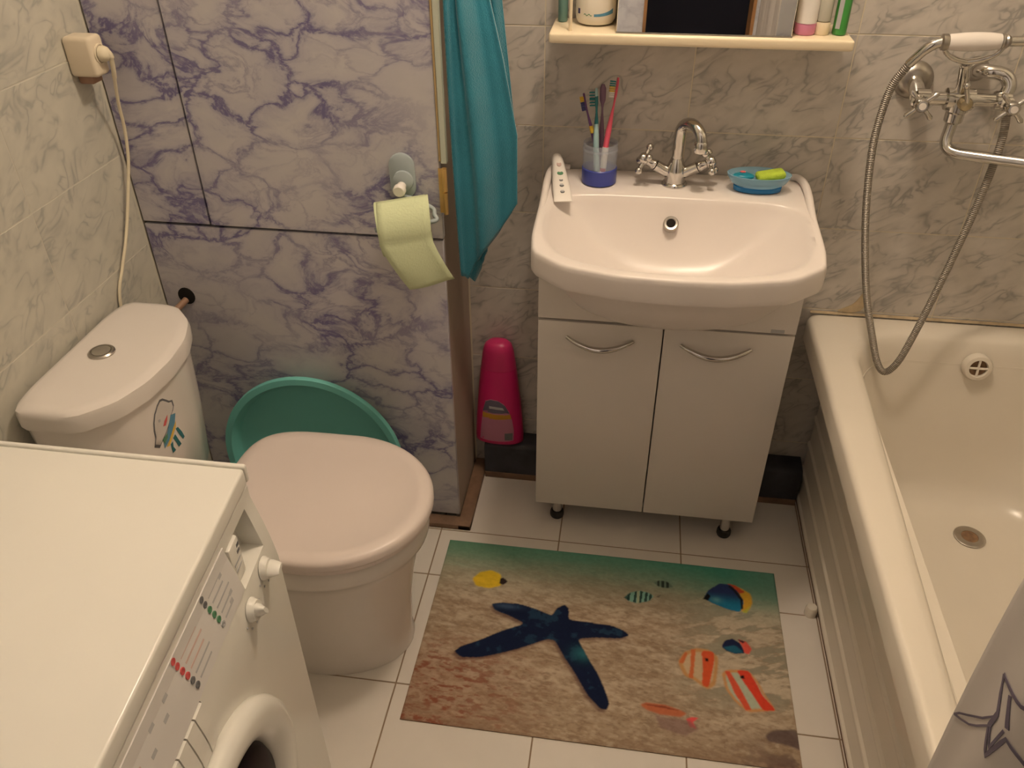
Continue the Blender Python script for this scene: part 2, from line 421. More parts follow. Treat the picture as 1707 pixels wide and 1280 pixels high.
link('hinge', bm_mesh(hb_, 'hinge'), M['gold'], dr, label='small brass hinge')
box('panel', SX+.002, XRP, YP, YP+.012, 2.203, ZC-.003, M['marble'], pc, .001, 1)
box('side_panel', XRP-.012, XRP-.001, YP+.0125, -.0005, .0, ZC-.003, M['sidepaint'], pc, .001, 1, label='plain beige side of the closet')
bm = box_bm(XL+.003, XRP+.034, YP-.034, YP-.0005, 0.0, .016, .002); box_bm(XRP+.0005, XRP+.034, YP-.034, -.001, 0.0, .0161, .002, bm=bm)
link('floor_batten', bm_mesh(bm, 'floor_batten'), M['batten'], pc, label='brown wooden batten along the foot')
# dark cut-out with the pipe stub
lathe('pipe_hole', [(.021, 0), (.021, .0012)], (-1.080, YP-.0014, .627), M['hole'], pc, axis=(0, 1, 0), n=20, sx=.95, label='dark hole cut in the panel')
t = thing('water_pipe', 'short copper-brown water pipe running from the panel hole to the cistern', 'pipe', (-1.09, -.27, .60))
tube('pipe', smooth_path([(-1.082, YP-.003, .618), (-1.088, -.262, .613), (-1.10, -.30, .602), (-1.105, -.345, .59), (-1.105, -.385, .58)], 5), .0075, M['copper'], t)
lathe('nut', [(.012, 0), (.012, .018)], (-1.105, -.372, .583), M['chrome_dull'], t, axis=(0, -1, -.2), n=6)

# plumbing duct behind the cabinet
t = thing('plumbing_duct', 'dark grey boxed-in duct running along the floor behind the white cabinet', 'duct', (-.06, -.03, 0))
loft('body', [[Vector((x, y, z)) for y, z in ((-.0005, .02), (-.058, .02), (-.058, .106), (-.052, .114), (-.04, .118), (-.0005, .121))] for x in (XRP+.036, .395)], M['duct'], t)
box('skirting_batten', XRP+.036, .395, -.060, -.001, 0, .0198, M['batten'], t, .002)

# ------------------------------------------------------------------ bath
BX0, BX1, BY1, BY0, BZ = .322, XR-.004, -.004, -1.72, .559
bt = thing('bathtub', 'long cream-white enamel bathtub along the right wall', 'bathtub', (.68, -.86, 0))
cx, cy = (BX0+BX1)/2, (BY0+BY1)/2; hx, hy = (BX1-BX0)/2, (BY1-BY0)/2
mcx, mhx = (.412+.985)/2, (.985-.412)/2; mcy, mhy = (-.072-1.60)/2, (1.60-.072)/2
fcx, fhx = (.50+.90)/2, .20; fcy, fhy = (-.15-1.36)/2, (1.36-.15)/2
rings = [rrect(fcx, fcy, fhx+.02, fhy+.02, .15, .135, 10), rrect(mcx, mcy, mhx-.015, mhy-.015, .12, .50, 10), rrect(cx, cy, hx-.012, hy-.012, .02, .505, 10),
         rrect(cx, cy, hx, hy, .03, .505, 10), rrect(cx, cy, hx, hy, .03, .548, 10), rrect(cx, cy, hx-.003, hy-.003, .03, .556, 10), rrect(cx, cy, hx-.010, hy-.010, .03, .559, 10),
         rrect(mcx, mcy, mhx+.020, mhy+.022, .13, .559, 10), rrect(mcx, mcy, mhx+.007, mhy+.008, .125, .556, 10), rrect(mcx, mcy, mhx-.002, mhy-.002, .12, .546, 10)]
M1 = rrect(mcx, mcy, mhx-.010, mhy-.010, .118, .52, 10); F1 = rrect(fcx, fcy, fhx, fhy, .13, .21, 10)
for t_ in (0, .25, .5, .75, 1): rings.append(lerp_ring(M1, F1, t_))
rings += [rrect(fcx, fcy, fhx-.025, fhy-.025, .12, .175, 10), rrect(fcx, fcy, fhx-.06, fhy-.06, .10, .160, 10)]
def taper(p):
    # the long inner edge runs out towards the room side away from the tap end
    k = max(0, min(1, (-.15-p.y)/.65)); q = max(0, min(1, (.75-p.x)/.33))
    return Vector((p.x-.050*k*q, p.y, p.z))
rings = rings[:7]+[[taper(p) for p in r] for r in rings[7:]]
loft('basin', rings, M['enamel'], bt, angle=50)
lathe('drain', [(.034, 0), (.034, .003), (.030, .005), (.0185, .004), (.0185, .0015)], (.722, -.285, .1605), M['chrome_dull'], bt, n=28, label='grey metal drain ring')
lathe('drain_hole', [(.0182, .0015), (.0182, .0035)], (.722, -.285, .1605), M['rust'], bt, n=24)
# overflow cap with a cross
oc = Vector((.690, -.094, .500)); ax = Vector((0, -1, .18)).normalized()
ov = lathe('overflow_cap', [(.031, -.006), (.031, .007), (.028, .012), (.0205, .0135), (.019, .011), (.019, .003), (.0, .0029)], oc, M['enamel'], bt, axis=ax, n=28, cap1=False)
u, v, a = frame(ax)
lathe('overflow_recess', [(.0187, .0035), (.0187, .006)], oc, M['rust'], bt, axis=ax, n=24)
bm = bmesh.new()
for d in (u, v): tube_bm([oc+a*.010-d*.0195, oc+a*.010+d*.0195], .0027, 8, bm)
link('overflow_cross', bm_mesh(bm, 'overflow_cross'), M['enamel'], bt)
# panel of horizontal boards under the rim
sp = thing('bath_screen', 'cream ribbed plastic screen of long horizontal boards under the bathtub rim', 'bath screen', (.39, -.86, 0))
SLX = .402
nsl = 6; sh = (.502-.012)/nsl
for i in range(nsl):
    z0 = .012+i*sh; z1 = z0+sh
    prof = [(.012, z0), (0, z0), (-.0045, z0+.004), (-.0055, z0+.009), (-.0045, z0+.014), (0, z0+.019), (.001, z1-.006), (.003, z1-.002), (.003, z1), (.012, z1)]
    loft('slat', [[Vector((SLX+px, y, pz)) for px, pz in prof] for y in (-1.70, -.02)], M['enamel'], sp, angle=25)
box('bottom_rail', SLX-.002, SLX+.016, -1.70, -.015, 0, .012, M['rust'], sp, .001)
lathe('foot', [(.014, 0), (.014, .018), (.011, .026), (.006, .028)], (.383, -.42, .0), M['enamel'], sp, n=16, label='small white adjustable foot at the screen')
# stained sealant along the wall
bm = bmesh.new()
prof = [(0, .0), (-.004, .0), (0, .005)]
loft_bm([[Vector((x, -.0006+py, BZ-.0008+pz)) for py, pz in prof] for x in (BX0+.01, .40, .47, BX1-.01)], True, True, bm)
struct(link('trim_2', bm_mesh(bm, 'trim_2'), M['caulk']))
bm = bmesh.new()
P = chaikin([(.385, .5645), (.444, .5645), (.450, .60), (.449, .636), (.440, .625), (.425, .588), (.405, .576)], 2)
loft_bm([[Vector((x, -.0008, z)) for x, z in [(p.x, p.y) for p in P]], [Vector((x, -.0022, z)) for x, z in [(p.x, p.y) for p in P]]], True, True, bm)
struct(link('trim_3', bm_mesh(bm, 'trim_3'), M['caulk']))

# ------------------------------------------------------------------ vanity cabinet
CX0, CX1, CY = -.2800, .2555, -.232
vc = thing('vanity_cabinet', 'white two-door washbasin cabinet on short chrome legs', 'cabinet', (-.01, -.12, 0))
CZB, CZT, CTOP = .09, .629, .824
bm = box_bm(CX0+.002, CX0+.018, CY+.018, -.0755, CZB, CTOP); box_bm(CX1-.018, CX1-.002, CY+.018, -.0755, CZB, CTOP, bm=bm)
box_bm(CX0+.018, CX1-.018, CY+.018, -.0755, CZB, CZB+.016, bm=bm); box_bm(CX0+.018, CX1-.018, -.0855, -.0755, CZB+.016, .70, bm=bm)
link('body', bm_mesh(bm, 'body'), M['cab'], vc, smooth=False)
def notch(x):
    # the fascia is cut out round the basin's belly
    q = abs(x+.0155)/.2485
    return float(np.interp(q, [0, .30, .58, .78, .90, .965, .99, 1.02], [.686, .687, .702, .732, .767, .797, .812, .827]))
fxs = [CX0+(CX1-CX0)*i/48 for i in range(49)]
rings = [[Vector((x, CY, CZT+.004)), Vector((x, CY+.016, CZT+.004)), Vector((x, CY+.016, notch(x))), Vector((x, CY, notch(x)))] for x in fxs]
loft('fascia', rings, M['cab'], vc, angle=30)
xm = (CX0+CX1)/2
for a, b, hx0, hx1 in ((CX0, xm-.0015, -.217, -.074), (xm+.0015, CX1, .026, .172)):
    d = box('door', a, b, CY, CY+.016, CZB-.001, CZT - (.003 if a < -.1 else .0015), M['cab'], vc, .0012)
    hz = .590; hm = (hx0+hx1)/2
    path = [(hx0+(hx1-hx0)*t, CY-.003-.020*math.sin(PI*t)**.8, hz-.016*math.sin(PI*t)) for t in [i/16 for i in range(17)]]
    rad = [.0042+.0026*math.sin(PI*i/16) for i in range(17)]
    tube('handle', path, rad, M['chrome'], d, 10, label='curved chrome bow handle')
box('shadow_gap', CX0+.02, CX1-.02, CY+.017, CY+.02, CZT-.02, CZT+.02, M['gapshade'], vc, 0)  # dark strip behind the joint, shade of the gap put into its colour
lb = box('badge', .205, .232, CY-.0006, CY, .634, .642, M['greyprint'], vc, 0)
for x, y in ((-.2285, -.180), (.2005, -.190), (-.2285, -.105), (.2005, -.105)):
    lg = lathe('leg', [(.0125, .018), (.0125, CZB-.012), (.022, CZB-.008), (.022, CZB-.0005)], (x, y, 0), M['chrome'], vc, n=16)
    lathe('foot', [(.0165, 0), (.018, .004), (.018, .014), (.0155, .020)], (x, y, 0), M['black'], lg, n=16, label='black plastic foot')

# ------------------------------------------------------------------ washbasin
sk = thing('washbasin', 'white ceramic washbasin with a wide rounded bowl on the cabinet', 'washbasin', (-.015, -.2, .84))
SCX = -.0155
def zs(y): return .8802+.055*min(0, y+.13)
outer = [(-.272, -.004), (.272, -.004), (.2705, -.32), (.262, -.385), (.20, -.435), (.10, -.458), (0, -.463), (-.10, -.458), (-.20, -.435), (-.262, -.385), (-.2705, -.32)]
def dense(poly, k=6): 
    out = []
    for i in range(len(poly)):
        a = Vector(poly[i]); b = Vector(poly[(i+1) % len(poly)])
        out += [a+(b-a)*j/k for j in range(k)]
    return out
outer = chaikin(dense(outer, 3), 3)
mouth = chaikin(dense([(-.19, -.140), (0, -.138), (.19, -.140), (.240, -.160), (.250, -.24), (.244, -.33), (.214, -.392), (.12, -.428), (0, -.438), (-.12, -.428), (-.214, -.392), (-.244, -.33), (-.247, -.24), (-.238, -.165)], 1), 4)
floor_ = [(.034*math.cos(a), -.272+.030*math.sin(a)) for a in [2*PI*i/48 for i in range(48)]]
NS = 96; cc = (SCX, -.265)
def sh_(poly): return [(SCX+p[0], p[1]) for p in poly]
O = polar(sh_(outer), cc, NS); I = polar(sh_(mouth), cc, NS); F = polar(sh_(floor_), cc, NS)
def setz(r, dz, sc=1, c=cc): return [Vector((c[0]+(p.x-c[0])*sc, c[1]+(p.y-c[1])*sc, zs(p.y)+dz)) for p in r]
rings = []
# underside bulge
U0 = polar(sh_([(p[0]*.72, -.25+(p[1]+.25)*.72) for p in [(q[0], q[1]) for q in mouth]]), cc, NS)
def under(s, z): return [Vector((cc[0]+(p.x-cc[0])*s, max(cc[1]+(p.y-cc[1])*s, -10), z)) for p in I]
rings.append(under(.30, .690)); rings.append(under(.58, .705)); rings.append(under(.78, .735)); rings.append(under(.90, .770)); rings.append(under(.965, .800)); 
low = setz(O, -.050, .985); rings.append(lerp_ring(under(1.0, .815), low, .5, .822)); rings.append(low)
rings += [setz(O, -.046, .997), setz(O, -.038, 1.0), setz(O, -.012, 1.0), setz(O, -.004, .996), setz(O, .0, .986), setz(O, .0005, .972)]
top_in = [Vector((p.x, p.y, zs(p.y))) for p in I]
rings.append(lerp_ring(rings[-1], setz(I, .0), .55)); 
rings.append(setz(I, -.0006, 1.03)); rings.append(setz(I, -.004, 1.0)); rings.append(setz(I, -.014, .975))
def bowl(t, z): 
    r = lerp_ring(setz(I, 0, .985), F, t); return [Vector((p.x, p.y, z)) for p in r]
for t_ in (.05, .10, .16, .22, .29, .36, .44, .53, .62, .72, .84, 1.0):
    zf = .742
    rg = lerp_ring(setz(I, 0, .975), F, t_)
    e_ = (1-(1-t_)**2.0)
    rings.append([Vector((p.x, p.y, (zs(q.y)-.014)*(1-e_)+zf*e_)) for p, q in zip(rg, I)])
loft('bowl', rings, M['sinkceramic'], sk, angle=70)
# raised corner lips at the back
for s in (-1, 1):
    x0 = SCX+s*.262
    path = smooth_path([(SCX+s*.225, -.012, zs(-.01)+.001), (SCX+s*.252, -.018, zs(-.02)+.006), (x0, -.05, zs(-.05)+.008), (x0+s*.002, -.10, zs(-.1)+.006), (x0+s*.001, -.16, zs(-.16)-.002), (x0, -.21, zs(-.21)-.007)], 6)
    tube('corner_lip', path, [.008]*len(path), M['sinkceramic'], sk, 12)
lathe('drain', [(.024, 0), (.024, .003), (.015, .004), (.013, .001)], (SCX, -.268, .7425), M['chrome_dull'], sk, n=24)
oc = Vector((-.0195, -.1655, .834)); ax = Vector((0, -.74, .67)).normalized()
lathe('overflow_ring', [(.0155, -.010), (.0155, .002), (.0135, .0045), (.0095, .004), (.0085, .0)], oc, M['chrome_dull'], sk, axis=ax, n=24, label='metal overflow ring')
lathe('overflow_hole', [(.0090, .0008), (.0090, .0030)], oc, M['hole'], sk, axis=ax, n=20)

# ------------------------------------------------------------------ basin faucet
fx, fy = -.0165, -.070; fz = zs(fy)+.0005
fc = thing('basin_faucet', 'chrome two-handle basin faucet with curved swan-neck spout', 'faucet', (fx, fy, fz))
lathe('base_flange', [(.0265, 0), (.0265, .003), (.024, .006), (.0215, .007)], (fx, fy, fz), M['chrome'], fc, n=28)
bm = bmesh.new()
loft_bm(lathe_rings([(.0215, .006), (.0205, .016), (.021, .026), (.0185, .040), (.0145, .050), (.012, .056)], (fx, fy, fz), n=24), True, True, bm)
for s in (-1, 1):
    tube_bm(smooth_path([(fx, fy, fz+.020), (fx+s*.018, fy-.002, fz+.027), (fx+s*.036, fy-.004, fz+.037), (fx+s*.043, fy-.005, fz+.041)], 5), .0115, 16, bm)
link('body', bm_mesh(bm, 'body'), M['chrome'], fc)
for s in (-1, 1):
    d = Vector((s*.87, -.10, .48)).normalized(); p0 = Vector((fx+s*.044, fy-.005, fz+.041))
    h = lathe('handle', [(.0100, 0), (.0115, .004), (.0090, .010), (.0090, .018), (.0125, .021), (.013, .030), (.009, .036), (.0001, .038)], p0, M['chrome'], fc, axis=d, n=18)
    u, v, a = frame(d); hc = p0+d*.0255; bm = bmesh.new()
    for k in range(4):
        q = u*math.cos(PI/2*k+.5)+v*math.sin(PI/2*k+.5)
        tube_bm([hc+q*.006, hc+q*.022], [.0050, .0040], 10, bm); sphere_bm(hc+q*.0265, .0078, bm, 10, 8)
    link('cross_arm', bm_mesh(bm, 'cross_arm'), M['chrome'], h)
sd = Vector((.62, -.78, 0)).normalized()
pp = [Vector((fx, fy, fz+.05)), Vector((fx, fy, fz+.085)), Vector((fx+.0005, fy, fz+.105))]
for k in range(1, 11):
    a_ = PI*k/10*.98; pp.append(Vector((fx, fy, fz+.108))+sd*(.032-.032*math.cos(a_))+Vector((0, 0, .026*math.sin(a_))))
pp.append(pp[-1]+Vector((sd.x*.0005, sd.y*.0005, -.006)))
tube('spout', pp, .0112, M['chrome'], fc, 16)
lathe('aerator', [(.0125, 0), (.0138, .003), (.0138, .019), (.0115, .022)], pp[-1]+Vector((0, 0, -.016)), M['chrome'], fc, n=18)

# ------------------------------------------------------------------ things on the washbasin deck
cxp, cyp = -.1735, -.076; cz = zs(cyp)+.0006
cp = thing('toothbrush_cup', 'clear glass tumbler with a deep blue bottom band holding four toothbrushes', 'cup', (cxp, cyp, cz))
lathe('blue_band', [(.0335, 0), (.0362, .002), (.0365, .032), (.0345, .034), (.033, .030), (.032, .006), (.0, .0055)], (cxp, cyp, cz), M['blueband'], cp, n=32, cap1=False)
lathe('glass', [(.0325, .031), (.0345, .0335), (.0355, .034), (.0362, .072), (.0355, .084), (.0345, .084), (.0335, .072), (.0328, .034)], (cxp, cyp, cz), M['glass'], cp, n=32, cap0=False, cap1=False)
bm = bmesh.new()
for k in range(33):
    pass
loft_bm([[Vector((cxp+r*math.cos(2*PI*i/32), cyp+r*math.sin(2*PI*i/32), cz+h)) for i in range(32)] for r, h in ((.0366, .070), (.0370, .072), (.0366, .075), (.0362, .0725), (.0366, .070))], False, False, bm)
link('glass_ring', bm_mesh(bm, 'glass_ring'), M['glass'], cp, label='bluish ridge round the tumbler')
def brush(label, bottom, top, mh, mb, face, bend, cols, neck=None, r=.0052):
    """handle path from the cup floor to the tip; head with bristles facing `face`"""
    b0, t0 = Vector(bottom), Vector(top); t = thing('toothbrush', label, 'toothbrush', bottom, 'toothbrushes in the tumbler')
    d = (t0-b0); L = d.length; d.normalize(); f = Vector(face); f = (f-d*f.dot(d)).normalized(); s = d.cross(f)
    rings = []
    for k in range(25):
        q = k/24
        wdt = (r*1.05 if q < .50 else r*1.05+(.0020-r*1.05)*min(1, (q-.50)/.2) if q < .78 else .0022+.0042*math.sin(min(1, (q-.78)/.07)*PI/2) if q < .96 else .0064*math.sqrt(max(.02, 1-((q-.96)/.045)**2)))
        th = (r*.95 if q < .5 else r*.95+(.0019-r*.95)*min(1, (q-.5)/.25) if q < .8 else .0022)
        c = b0+d*(L*q)+f*(bend*math.sin(q*PI*1.6)*.004)
        rings.append([c+s*(wdt*math.cos(2*PI*i/10))+f*(th*math.sin(2*PI*i/10)) for i in range(10)])
    loft('handle', rings, mh, t, angle=60)
    if neck is not None:
        loft('grip', [[c+(p-c)*1.12 for p in rr for c in [sum(rr, Vector())/10]] for rr in rings[neck[0]:neck[1]]], neck[2], t, angle=60)
    for j, mcol in enumerate(cols):
        bm = bmesh.new(); q0 = .82+j*(.15/len(cols)); q1 = q0+.15/len(cols)*.82
        for qq in (q0, (q0+q1)/2, q1):
            for e in (-.0028, 0, .0028):
                c = b0+d*(L*qq)+s*e+f*.0018; tube_bm([c, c+f*.0105], [.0012, .0014], 5, bm)
        link('bristles', bm_mesh(bm, 'bristles'), mcol, t)
    return t
M['purple'] = mat('purple_plastic', (.13, .055, .17), .35); M['dullpurple'] = mat('dull_purple', (.21, .12, .18), .4)
M['aqua'] = mat('pale_aqua_plastic', (.36, .55, .56), .3); M['tealgrip'] = mat('dark_teal_rubber', (.02, .16, .18), .5)
M['hotpink'] = mat('coral_pink_plastic', (.80, .12, .19), .3); M['whitepl'] = mat('white_plastic', (.78, .74, .69), .35); M['yellow'] = mat('yellow_plastic', (.70, .46, .04), .4)
M['green'] = mat('green_plastic', (.06, .30, .06), .3); M['darkteal'] = mat('teal_bristle', (.02, .20, .22), .7)
zb = cz+.008
brush('purple toothbrush with a yellow collar, leftmost in the tumbler', (-.172, -.072, zb), (-.2105, -.070, 1.060), M['purple'], M['navyprint'], (-1, -.25, .1), -.8, [M['navyprint'], M['navyprint'], M['yellow']], (13, 16, M['yellow']))
brush('pale aqua toothbrush with dark teal head, second from left in the tumbler', (-.1755, -.093, zb), (-.1905, -.062, 1.068), M['aqua'], M['tealgrip'], (-.9, .3, 0), .4, [M['darkteal'], M['darkteal']], (15, 23, M['tealgrip']), r=.0064)
brush('dull purple toothbrush with its bristles turned to the wall', (-.172, -.060, zb), (-.1765, -.050, 1.073), M['dullpurple'], M['whitepl'], (.1, 1, 0), .3, [M['whitepl'], M['whitepl']])
brush('coral pink toothbrush with green and yellow bristles, rightmost in the tumbler', (-.1665, -.089, zb), (-.1495, -.055, 1.088), M['hotpink'], M['whitepl'], (-1, -.35, 0), .6, [M['whitepl'], M['yellow'], M['darkteal']], (3, 9, M['whitepl']), r=.0060)
# toothpaste
tp0 = Vector((-.268, -.030, zs(-.03)+.021)); tp1 = Vector((-.2375, -.188, zs(-.188)+.003))
tt = thing('toothpaste_tube', 'white toothpaste tube with green and dark dots lying on the left of the basin deck', 'toothpaste', tp1)
d = (tp1-tp0); L = d.length; d.normalize(); s = d.cross(Vector((0, 0, 1))).normalized(); n_ = s.cross(d)
rings = []
for q in [i/14 for i in range(15)]:
    hw = .0125+.006*min(1, q*1.5); th = .0135*(1-q)**.65+.0011; c = tp0+d*(.026+(L-.026)*q)+n_*(th-.002)
    rings.append([c+s*(hw*math.cos(2*PI*i/20))*(abs(math.cos(2*PI*i/20))**(-.25) if abs(math.cos(2*PI*i/20)) > .05 else 1)+n_*(th*math.sin(2*PI*i/20)) for i in range(20)])
loft('tube', rings, M['whitepl'], tt, angle=50)
lathe('cap', [(.0085, 0), (.0115, .002), (.0122, .024), (.0118, .027)], tp0+n_*.010, M['whitepl'], tt, axis=d, n=20)
def on_tube(q, e, rad, mm, nm='printed_dot', sy=1.0):
    th = .0135*(1-q)**.65+.0011; hw = .0125+.006*min(1, q*1.5); zt_ = th*math.sqrt(max(0, 1-abs(e/hw)**2.6))
    c = tp0+d*(.026+(L-.026)*q)+n_*(th-.002+zt_+.0002)
    nn = (n_+s*(e/hw)*.4).normalized()
    lathe(nm, [(rad, -.0008), (rad, .0004)], c, mm, tt, axis=nn, n=14, sx=1, sy=sy, u=s)
on_tube(.20, .004, .0050, M['pinkprint'], 'printed_patch', 1.8); on_tube(.42, .003, .0064, M['greenprint']); on_tube(.58, .007, .0040, M['darkgrey']); on_tube(.70, .0075, .0046, M['darkgrey']); on_tube(.83, .008, .0046, M['darkgrey'])
on_tube(.68, -.004, .0036, M['greyprint']); on_tube(.82, -.003, .0038, M['greyprint'])
# soap dish
sx_, sy_ = .1500, -.083; sz_ = zs(sy_)+.0006
sdh = thing('soap_dish', 'oval translucent blue soap dish on a dark blue foot', 'soap dish', (sx_, sy_, sz_))
lathe('foot', [(.043, 0), (.0475, .002), (.0485, .010), (.046, .012)], (sx_, sy_, sz_), M['bluedish'], sdh, n=40, sy=.50, u=(1, 0, 0))
lathe('dish', [(.046, .0125), (.055, .018), (.0625, .030), (.064, .036), (.062, .0365), (.053, .024), (.040, .020), (.001, .019)], (sx_, sy_, sz_), M['blueglass'], sdh, n=40, sy=.58, cap1=False, u=(1, 0, 0))
gs = thing('sponge', 'lime green sponge lying in the blue soap dish', 'sponge', (sx_+.026, sy_+.004, sz_+.026))
M['lime'] = mat('lime_sponge', (.46, .62, .06), .9, bump=.8, bscale=240, var=.15, vscale=60)
bm = box_bm(sx_-.004, sx_+.052, sy_-.014, sy_+.020, sz_+.0255, sz_+.040, .006, 3)
bmesh.ops.rotate(bm, verts=bm.verts[:], cent=(sx_+.024, sy_, sz_+.026), matrix=Matrix.Rotation(math.radians(-9), 3, 'Y') @ Matrix.Rotation(math.radians(8), 3, 'Z'))
link('foam', bm_mesh(bm, 'foam'), M['lime'], gs)
sb = thing('soap_bar', 'small teal soap remnant with a red fleck in the left end of the blue dish', 'soap', (sx_-.036, sy_, sz_+.028))
M['tealsoap'] = mat('teal_soap', (.01, .23, .33), .3, var=.2, vscale=60)
bm = bmesh.new(); sphere_bm((sx_-.031, sy_-.003, sz_+.030), .022, bm, 18, 10, 1, .62, .33); link('bar', bm_mesh(bm, 'bar'), M['tealsoap'], sb)
bm = bmesh.new(); sphere_bm((sx_-.033, sy_+.001, sz_+.0375), .005, bm, 10, 6, 1.2, .8, .4); link('fleck', bm_mesh(bm, 'fleck'), M['redprint'], sb)

# ------------------------------------------------------------------ mirror cabinet and its bottles
MZ = 1.185
mc = thing('mirror_cabinet', 'cream plastic shelf with a mirror door above the washbasin', 'mirror cabinet', (-.005, -.06, MZ-.018))
box('shelf_board', -.2795, .2665, -.1335, -.001, MZ-.019, MZ, M['cream'], mc, .005, 3)
bm = box_bm(-.152, -.148, -.118, -.001, MZ, 1.72); box_bm(.151, .155, -.118, -.001, MZ, 1.72, bm=bm); box_bm(-.148, .151, -.006, -.001, MZ, 1.72, bm=bm); box_bm(-.152, .155, -.118, -.001, 1.72, 1.73, bm=bm)
link('box', bm_mesh(bm, 'box'), M['cream'], mc, smooth=False)
box('mirror_door', -.1555, .1575, -.1225, -.1185, MZ+.002, 1.735, M['mirror'], mc, .0008, 1, label='mirror glass')
box('mirror_edge', -.1565, .1585, -.1240, -.1195, MZ+.0003, MZ+.0022, M['machinedark'], mc, 0)
for x, y in ((-.241, -.112), (.2595, -.016)): tube('rod', [(x, y, MZ-.002), (x, y, 1.73)], .0032, M['cream'], mc, 10)
box('top_board', -.2795, .2665, -.1335, -.001, 1.737, 1.75, M['cream'], mc, .004, 2)
# left: teal vial and white jar
t = thing('teal_vial', 'slim teal glass vial at the left end of the shelf', 'vial', (-.262, -.040, MZ)); M['tealglass'] = mat('teal_vial', (.14, .28, .26), .2)
lathe('body', [(.008, 0), (.0095, .002), (.0095, .075), (.006, .085), (.006, .095)], (-.262, -.038, MZ+.0005), M['tealglass'], t, n=20)
lathe('cap', [(.007, .095), (.007, .115), (.006, .117)], (-.262, -.038, MZ+.0005), M['whitepl'], t, n=16)
t = thing('white_jar', 'wide white plastic jar with blue wave print beside the mirror', 'jar', (-.200, -.046, MZ))
M['jarwhite'] = mat('jar_white', (.80, .75, .65), .3)
lathe('body', [(.024, 0), (.033, .003), (.037, .010), (.0385, .018), (.0385, .085), (.034, .092)], (-.1985, -.046, MZ+.0005), M['jarwhite'], t, n=36)
lathe('lid', [(.0395, .0925), (.0395, .110), (.038, .113)], (-.1985, -.046, MZ+.0005), M['blueprint'], t, n=36)
def band(nm, a0, a1, h0, h1, mm, r=.0388):
    bm = bmesh.new(); k = 10; A = []; B = []
    for i in range(k+1):
        a_ = math.radians(a0+(a1-a0)*i/k); A.append((r*math.cos(a_), r*math.sin(a_), h0(i/k))); B.append((r*math.cos(a_), r*math.sin(a_), h1(i/k)))
    for i in range(k):
        vs = [bm.verts.new((-.1985+p[0], -.046+p[1], MZ+p[2])) for p in (A[i], A[i+1], B[i+1], B[i])]; bm.faces.new(vs)
    bmesh.ops.remove_doubles(bm, verts=bm.verts[:], dist=1e-6); bmesh.ops.solidify(bm, geom=bm.faces[:], thickness=.0004)
    link(nm, bm_mesh(bm, nm), mm, t)
band('blue_wave', 268, 328, lambda q: .019+.004*q*q, lambda q: .0235+.008*q*q, M['blueprint'])
band('green_scroll', 238, 262, lambda q: .021+.0015*math.sin(q*12), lambda q: .0225+.0015*math.sin(q*12), M['greenprint'])
band('purple_spot', 214, 223, lambda q: .022, lambda q: .031, M['navyprint'])
# right: bottles
t = thing('dark_green_bottle', 'narrow dark green bottle close beside the mirror on the right', 'bottle', (.170, -.060, MZ)); M['dgreen'] = mat('dark_green_glass', (.03, .11, .05), .2)
lathe('body', [(.009, 0), (.0105, .002), (.0105, .10), (.005, .112)], (.171, -.050, MZ+.0005), M['dgreen'], t, n=20); lathe('cap', [(.006, .112), (.006, .128)], (.171, -.050, MZ+.0005), M['whitepl'], t, n=14)
t = thing('cream_tube', 'white cosmetic tube standing on its pink cap', 'cosmetic tube', (.183, -.09, MZ))
lathe('cap', [(.0170, 0), (.0185, .002), (.0190, .018), (.0185, .020)], (.1835, -.088, MZ+.0005), mat('pink_cap', (.70, .26, .42), .35), t, n=28)
loft('tube', [[Vector((.1835+(.0188+.003*q)*math.cos(2*PI*i/24), -.088+(.0188*(1-q)+.001)*math.sin(2*PI*i/24), MZ+.0205+.13*q)) for i in range(24)] for q in [k/8 for k in range(9)]], M['whitepl'], t)
t = thing('clear_bottle', 'slim clear bottle with a cream bottom between the pink cap and the green bottle', 'bottle', (.215, -.09, MZ))
lathe('body', [(.0105, .022), (.0125, .024), (.0125, .10), (.006, .112), (.006, .12)], (.2135, -.088, MZ+.0005), mat('milky_clear', (.50, .48, .40), .15), t, n=22)
lathe('cap', [(.0125, 0), (.0132, .002), (.0132, .020), (.0125, .0215)], (.2135, -.088, MZ+.0005), M['cream'], t, n=22)
lathe('stopper', [(.007, .1205), (.007, .135)], (.2135, -.088, MZ+.0005), M['whitepl'], t, n=14)
t = thing('green_bottle', 'bright green bottle at the right end of the shelf', 'bottle', (.245, -.085, MZ))
lathe('body', [(.0105, 0), (.012, .002), (.012, .105), (.007, .115)], (.2450, -.085, MZ+.0005), M['green'], t, n=24, sx=1.05, sy=1.2, u=(1, 0, 0)); lathe('cap', [(.008, .115), (.008, .132)], (.2450, -.085, MZ+.0005), M['whitepl'], t, n=16)
plate('label', [(.2345, -.0955, MZ+.012), (.2415, -.0992, MZ+.012), (.2415, -.0992, MZ+.085), (.2345, -.0955, MZ+.085)], (0, -1, 0), .0006, M['greyprint'], t, label='dark printed label')

